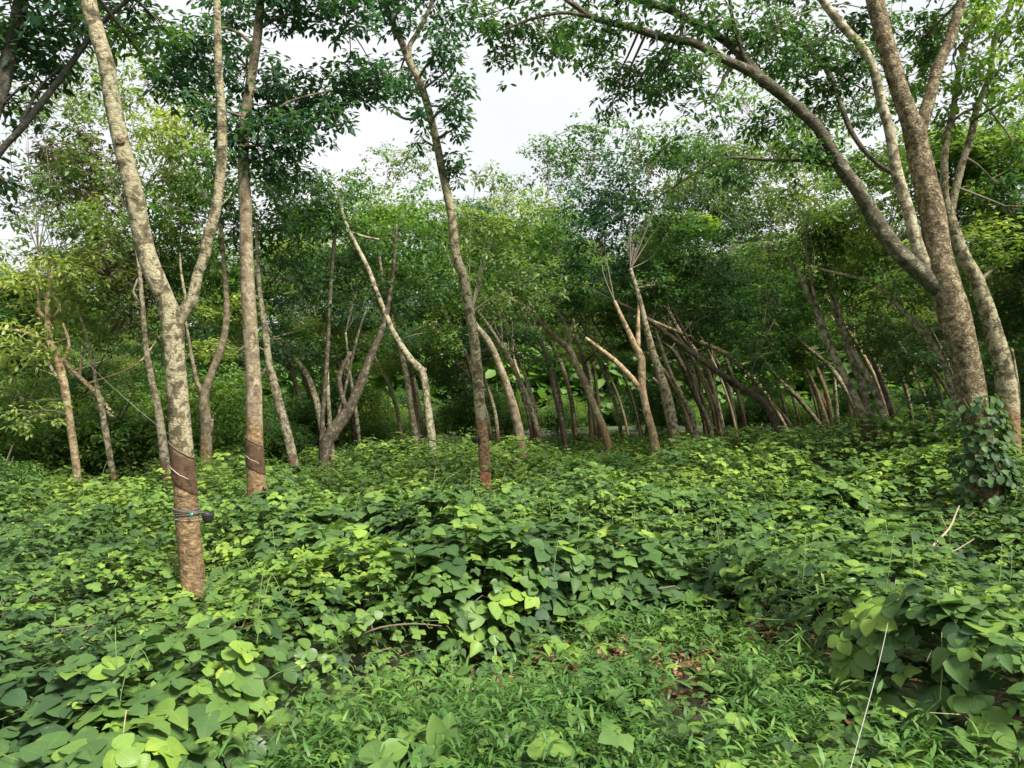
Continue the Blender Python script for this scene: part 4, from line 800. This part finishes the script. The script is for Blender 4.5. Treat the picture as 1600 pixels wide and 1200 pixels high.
def put_shrub(k, loc, s, rz):
    if k not in used: used.add(k); o = sp_[k]; o.location = loc; o.scale = s; o.rotation_euler = (0, 0, rz)
    else: o = copy_tree(sp_[k], loc, rz, s)
    return o
for (px, py, d), s, k, lab in NAMED:
    p = P(px, py, d); z_ = float(terrain(np.array([p[0]]), np.array([d]))[0])
    tag(put_shrub(k, (p[0], d, z_), (s * 1.1, s * 1.1, s), R.uniform(0, 6)), lab, 'shrub')
for i in range(150):
    y_ = R.uniform(18, 60); x_ = R.uniform(-.8, .8) * y_
    if -0.25 < x_ / y_ < 0.15 and y_ < 27: continue
    if 0.0 <= x_ / y_ < .66 and y_ < 36: continue
    s = R.uniform(.7, 1.5) * (1 if x_ < 0 else .8); z_ = float(terrain(np.array([x_]), np.array([y_]))[0])
    tag(put_shrub(i % 3, (x_, y_, z_), (s * 1.2, s * 1.2, s), R.uniform(0, 6)), 'leafy undergrowth shrub among the distant trunks', 'shrub', 'undergrowth shrubs among the distant trunks')

# far woods: one uncountable mass
L = Leaves(); N = 60000
a = rng.uniform(-.95, .95, N); rr = rng.uniform(60, 74, N); x = np.sin(a) * rr * 1.1; y = np.cos(a) * rr
z = terrain(x, y) + rng.uniform(0, 1, N) ** 1.4 * (10 + 3.5 * (fbm(xyz(x, y), .12, 8) - .5) * 2)
ph = rng.uniform(0, 6.28, N); d = np.stack([np.cos(ph), np.sin(ph), rng.normal(-.3, .4, N)], -1)
L.add(np.stack([x, y, z], -1), d, perp_up(nrmz(d), .5), rng.uniform(.5, 1.3, N), .55 + .5 * (fbm(xyz(x, y, z), .3, 4) - .5), 1.0, HEX)
tag(L.build('far_woods', LEAF), 'far belt of dark green woods closing the plantation', 'woods', kind='stuff')

# ------------------------------------------------------------------ smaller things
def on_trunk(key, py):
    """centre and radius of a traced trunk at photo height py"""
    t = TREES[key]; c = t['c']; z = P(0, py, t['d'])[2]
    return np.array([np.interp(z, c[:, 2], c[:, 0]), np.interp(z, c[:, 2], c[:, 1]), z]), float(np.interp(z, c[:, 2], t['r']))
def tap_panel(key, ytop, ybot, slope, mat, latex=None, proud=.006, a0=-100, a1=100):
    """cut panel following the trunk between two slanting edges, facing the camera"""
    t = TREES[key]; root, base, d = t['root'], t['base'], t['d']
    na, nz_ = 30, 20; V = []; top = []; lat = []
    for i in range(na + 1):
        al = rad(a0 + (a1 - a0) * i / na); dy = slope * math.sin(al * .9) + .5 * math.sin(al * 7 + slope) + .25 * math.sin(al * 17)
        for j in range(nz_ + 1):
            c, r = on_trunk(key, ytop + dy + (ybot - ytop) * j / nz_)
            edge = .0 if 0 < i < na and 0 < j < nz_ else -.012
            V.append(c + np.array([math.sin(al), -math.cos(al), 0]) * (r * 1.03 + proud + edge))
        c, r = on_trunk(key, ytop + dy - 1); top.append(c + np.array([math.sin(al), -math.cos(al), 0]) * (r * 1.03 + .004))
        c, r = on_trunk(key, ytop + (ybot - ytop) * .62 + dy); lat.append(c + np.array([math.sin(al), -math.cos(al), 0]) * (r * 1.03 + proud + .001))
    i, j = np.meshgrid(np.arange(na), np.arange(nz_), indexing='ij'); b_ = i * (nz_ + 1) + j
    mb = MB(); mb.add(np.array(V), np.stack([b_, b_ + nz_ + 1, b_ + nz_ + 2, b_ + 1], -1).reshape(-1, 4)); p = mb.build('tapping_panel', mat, root, base)
    mb = MB(); tube(mb, top, [.005] * len(top), 6, .05); mb.build('bark_lip', TWIG, root, base)
    if latex:
        mb = MB(); tube(mb, lat[5:22], [.0035] * 17, 6, .05); mb.build('latex_line', LATEX, root, base)
tap_panel('T1', 703, 762, 14, PANEL, True)
tap_panel('T2', 690, 735, 9, PANEL, True)
tap_panel('T3', 735, 768, 2, REDCUT, None, a0=-45, a1=75)
# knot on the forked tree
c, r = on_trunk('T1', 218); mb = MB(); kp = P(188, 218, 5.8 - r * 1.02)
tube(mb, [kp + np.array([math.cos(q) * .028, 0, math.sin(q) * .028]) for q in np.linspace(0, 6.28, 14)], [.014] * 14, 8, .02, .2, 30)
tube(mb, [kp + np.array([0, .03, 0]), kp + np.array([0, -.012, 0])], [.024, .02], 10, .01, .2, 30)
mb.build('knot', BARK2, TREES['T1']['root'], TREES['T1']['base'])
# twine bound round the forked tree, with its scrap of teal plastic
c, r = on_trunk('T1', 806); tw = empty('twine', c); tag(tw, 'grey twine wound round the forked tree with a scrap of teal plastic', 'twine')
mb = MB()
pts = []
for q in np.linspace(0, 2 * math.pi * 7, 170):
    k = q / (2 * math.pi * 7); cc, r2 = on_trunk('T1', 792 + 15 * k + 3.5 * math.sin(q * .9 + 1.2)); pts.append(cc + np.array([math.sin(q), -math.cos(q), 0]) * (r2 * 1.06 + .004 + .003 * math.sin(q * 3.3)))
tube(mb, pts, [.0042] * len(pts), 5, .05); mb.build('windings', TWINE, tw, c)
pts = [on_trunk('T1', 810 + 1.2 * math.sin(q))[0] + np.array([math.sin(q), -math.cos(q), 0]) * (r * 1.07 + .005) for q in np.linspace(0, 6.28, 30)]
mb = MB(); tube(mb, pts, [.0022] * 30, 5, .05); mb.build('pale_strand', CORD, tw, c)
tp = P(299, 804, 5.8 - r - .022); mb = MB()
V = [tp + np.array(v) for v in ((-.02, 0, .01), (.018, -.006, .013), (.002, -.012, -.022), (-.012, .002, -.002), (0, -.014, .002))]
V += [v + np.array([0, .003, 0]) for v in V]
mb.add(np.array(V), None, [(0, 3, 4), (0, 4, 1), (4, 3, 2), (4, 2, 1), (5, 9, 8), (5, 6, 9), (9, 7, 8), (9, 6, 7), (0, 1, 6), (0, 6, 5), (1, 2, 7), (1, 7, 6), (2, 3, 8), (2, 8, 7), (3, 0, 5), (3, 5, 8)]); mb.build('plastic_scrap', TEAL, tw, c)
def cup(key, px, py, d, h, rr, label):
    p = P(px, py, d); root = empty('latex_cup', p); tag(root, label, 'cup', 'latex collecting cups')
    mb = MB(); prof = [(.62, 0), (.85, .25), (1, .7), (1.06, .98), (1.06, 1), (.98, 1), (.92, .7), (.75, .3), (.0, .12)]
    n = 20; V = [(math.cos(k / n * 6.2832) * q * rr, math.sin(k / n * 6.2832) * q * rr, zz * h) for q, zz in prof for k in range(n)]
    Qs = [(i * n + k, i * n + (k + 1) % n, (i + 1) * n + (k + 1) % n, (i + 1) * n + k) for i in range(len(prof) - 1) for k in range(n)]
    V.append((0, 0, 0)); mb.add(np.array(V), Qs, [(len(V) - 1, (k + 1) % n, k) for k in range(n)]); mb.build('bowl', BLACK, root)
    cc, r = on_trunk(key, py); s = p[0] - cc[0]
    mb = MB(); tube(mb, [np.array([math.cos(q) * rr * 1.1, math.sin(q) * rr * 1.1, h * .85]) for q in np.linspace(0, 6.28, 16)], [.002] * 16, 5, .02)
    tube(mb, [np.array([-rr * np.sign(s), 0, h * .85]), (cc - p) + np.array([np.sign(s) * r * .9, 0, h * .85])], [.002, .002], 5, .05)
    mb.build('wire_holder', TWINE, root)
cup('T1', 325, 816, 5.84, .07, .045, 'black latex cup hanging on the right of the forked tree below the twine')
cup('T3', 743, 692, 10.7, .08, .06, 'small black latex cup on the left of the slim middle tree')
# cords
def cord(name, pts, r, mat, label, cat):
    b = np.array(pts[0]); mb = MB(); tube(mb, pts, [r] * len(pts), 6, .1); o = mb.build(name, mat, None, b); o.location = b
    return tag(o, label, cat)
cord('plastic_string', [P(1325, 1215, 2.5), P(1347, 1135, 2.85), P(1373, 1038, 3.35), P(1388, 970, 3.75), P(1400, 905, 4.3)], .0016, CORD, 'thin white string stretched through the creeper at lower right', 'string')
cord('thin_cord', [P(268, 682, 5.72), P(245, 664, 6.3), P(210, 635, 7.5), P(160, 590, 9.5), P(125, 555, 12)], .002, CORD, 'pale cord running from the forked tree up toward the golden snag', 'cord')
# dry branch lying in the creeper at right
def stick(label, segs, mat, d):
    b = P(segs[0][0][0], segs[0][0][1], d); root = empty('fallen_branch', b); tag(root, label, 'branch')
    for k, s in enumerate(segs):
        mb = MB(); tube(mb, [P(q[0], q[1], d + q[3]) for q in s], [radpx(q[2], d) for q in s], 7, .05, .15, 20, k); mb.build('stick' if k == 0 else 'side_twig', mat, root, b)
stick('dry forked pale branch poking out of the creeper at right', [[(1440, 875, 4.5, 0), (1462, 848, 4, .1), (1483, 826, 3.4, .15), (1492, 806, 3, .2), (1499, 790, 1.5, .2)], [(1455, 868, 2.6, 0), (1490, 861, 2, 0), (1522, 842, 1, .05)], [(1480, 829, 2, .15), (1470, 805, 1.2, .15)]], TWIGP, 6.1)
stick('thin grey dead branch lying across the dark hollow at centre', [[(510, 1025, 3.5, .1), (580, 985, 3.5, 0), (640, 975, 3, .05), (690, 978, 2, .1)], [(590, 1010, 3, 0), (575, 960, 3, .05)]], TWIG, 4.75)
# broad leaved seedlings
def seedling(px, py, d, label, n, size, T=LANCE, wid=1.0, tint=.4, up=.2, name='seedling', spread=1.0):
    tint *= .72; size *= .85
    p = P(px, py, d); z_ = float(terrain(np.array([p[0]]), np.array([d]))[0]); base = np.array([p[0], d, z_]); root = empty(name, base); tag(root, label, 'plant')
    mb = MB(); tip = p; tube(mb, [base - [0, 0, .05], (base + tip) / 2 + [.02, 0, 0], tip], [.008, .006, .004], 6, .06); mb.build('stem', STEM, root, base)
    for k in range(n):
        a = k * 2.4 + R.uniform(-.3, .3) + px; e = up + R.uniform(-.15, .15)
        dd = np.array([[math.cos(a) * math.cos(e) * spread, math.sin(a) * math.cos(e) * spread, math.sin(e)]]); L = Leaves()
        q = base + (tip - base) * (1 - .10 * (k // 3) * (1 if n > 3 else 0))
        nn = nrmz(np.array([[-dd[0, 0] * math.tan(e), -dd[0, 1] * math.tan(e) - (.6 if e > .9 else 0), 1.0]])) if e < 1.2 else np.array([[.1, -1., .1]])
        L.add(q[None] + dd * .02, dd, nn, size * R.uniform(.85, 1.1), tint + R.uniform(-.06, .06), wid, T); L.build('leaf', VINE, root, base, uv=True)
seedling(648, 868, 5.15, 'large seedling with ribbed dull-green leaves above the dark hollow', 7, .24, ROUND, .75, .25, .12)
seedling(1438, 895, 5.5, 'upright single pointed bright leaf by the dry forked branch', 1, .17, ROUND, .62, .62, 1.45)
seedling(1030, 850, 6.6, 'ginger-like plant with upright pointed leaves in the creeper at centre', 4, .2, LANCE, 1.3, .6, .95)
seedling(1080, 905, 6.1, 'ginger-like plant with pointed leaves at the clearing rim, nearer of its kind', 4, .2, LANCE, 1.3, .6, .95)
seedling(692, 1185, 3.2, 'young plant with one long upright leaf at the bottom of the photo', 2, .19, ROUND, .6, .5, 1.25)
seedling(1113, 960, 4.9, 'tall leafy herb standing in the grass beside the bare soil patch', 9, .10, LANCE, 1.5, .55, .35)
seedling(1000, 1050, 4.0, 'small herb with drooping rounded leaves in the middle of the grass', 6, .10, ROUND, .9, .35, .05)
# creeper climbing the massive tree
def climber():
    t = TREES['R1']; root = empty('climbing_creeper', t['base'] + [0, -.35, 0]); b = t['base'] + [0, -.35, 0]
    tag(root, 'green creeper with broad leaves climbing the foot of the massive right tree', 'creeper'); L = Leaves(); mb = MB()
    for s in range(9):
        a0 = rad(-80 + s * 20); pts = []
        top = R.uniform(610, 680)
        for k in range(9):
            py = 765 + (top - 765) * k / 8; c, r = on_trunk('R1', py); a = a0 + .35 * math.sin(k * 1.1 + s)
            pts.append(c + np.array([math.sin(a), -math.cos(a), 0]) * (r * 1.05 + .012))
        tube(mb, pts, np.linspace(.007, .003, 9), 5, .08)
    mb.build('vine_stems', STEM, root, b)
    N = 620; py = 612 + (790 - 612) * rng.uniform(0, 1, N) ** .7; al = rng.uniform(-1.9, 1.9, N)
    q = np.array([(lambda cr: cr[0] + np.array([math.sin(a), -math.cos(a), 0]) * (cr[1] * 1.05 + R.uniform(.03, .16)))(on_trunk('R1', y_)) for y_, a in zip(py, al)])
    keep = (vnoise(q, 5, 3) > .33); q = q[keep]; al = al[keep]; N = len(q)
    n = nrmz(np.stack([np.sin(al) * .8, -np.cos(al) * .8, np.full(N, .75)], -1) + rng.normal(0, .22, (N, 3)))
    hd = np.stack([np.sin(al) * .4 + rng.normal(0, .5, N), -np.cos(al) * .4, -np.ones(N)], -1)
    hd = nrmz(hd - n * np.sum(hd * n, -1, keepdims=True))
    L.add(q, hd, n, rng.uniform(.05, .10, N), rng.normal(.10, .12, N), rng.uniform(.8, 1, N), ROUND)
    L.build('foliage', VINE, root, b, uv=True)
climber()
# low walls far back
def wall(name, px0, px1, ytop, d, th, mat, label, cap=None, post=3.0):
    a, b = P(px0, ytop, d), P(px1, ytop, d); z0 = float(terrain(np.array([a[0]]), np.array([d]))[0]) - .15
    root = empty(name, (a[0], d, z0 + .15)); tag(root, label, 'wall'); base = np.array([a[0], d, z0 + .15])
    def box(mb, x0, x1, y0, y1, zz0, zz1):
        V = [(x, y, z) for x in (x0, x1) for y in (y0, y1) for z in (zz0, zz1)]
        mb.add(np.array(V), [(0, 1, 3, 2), (4, 6, 7, 5), (0, 4, 5, 1), (2, 3, 7, 6), (0, 2, 6, 4), (1, 5, 7, 3)])
    mb = MB(); box(mb, a[0], b[0], d - th / 2, d + th / 2, z0, a[2]); mb.build('wall_panel', mat, root, base, False)
    mb = MB(); box(mb, a[0] - .03, b[0] + .03, d - th / 2 - .04, d + th / 2 + .04, a[2], a[2] + .06); mb.build('coping', mat, root, base, False)
    x = a[0] + .5
    while x < b[0]:
        mb = MB(); box(mb, x - .12, x + .12, d - th / 2 - .03, d - th / 2 + .002, z0, a[2]); mb.build('pier', mat, root, base, False); x += post
wall('low_wall', 780, 914, 697, 24, .2, WALLM, 'low dark weathered wall seen between the trunks at centre')
wall('white_wall', 596, 692, 704, 34, .2, WHITEM, 'low whitewashed wall glimpsed behind the bent grey tree')
print('meshes', len(bpy.data.meshes), 'tris', sum(len(o.data.polygons) for o in C.objects if o.type == 'MESH' and o.data) )
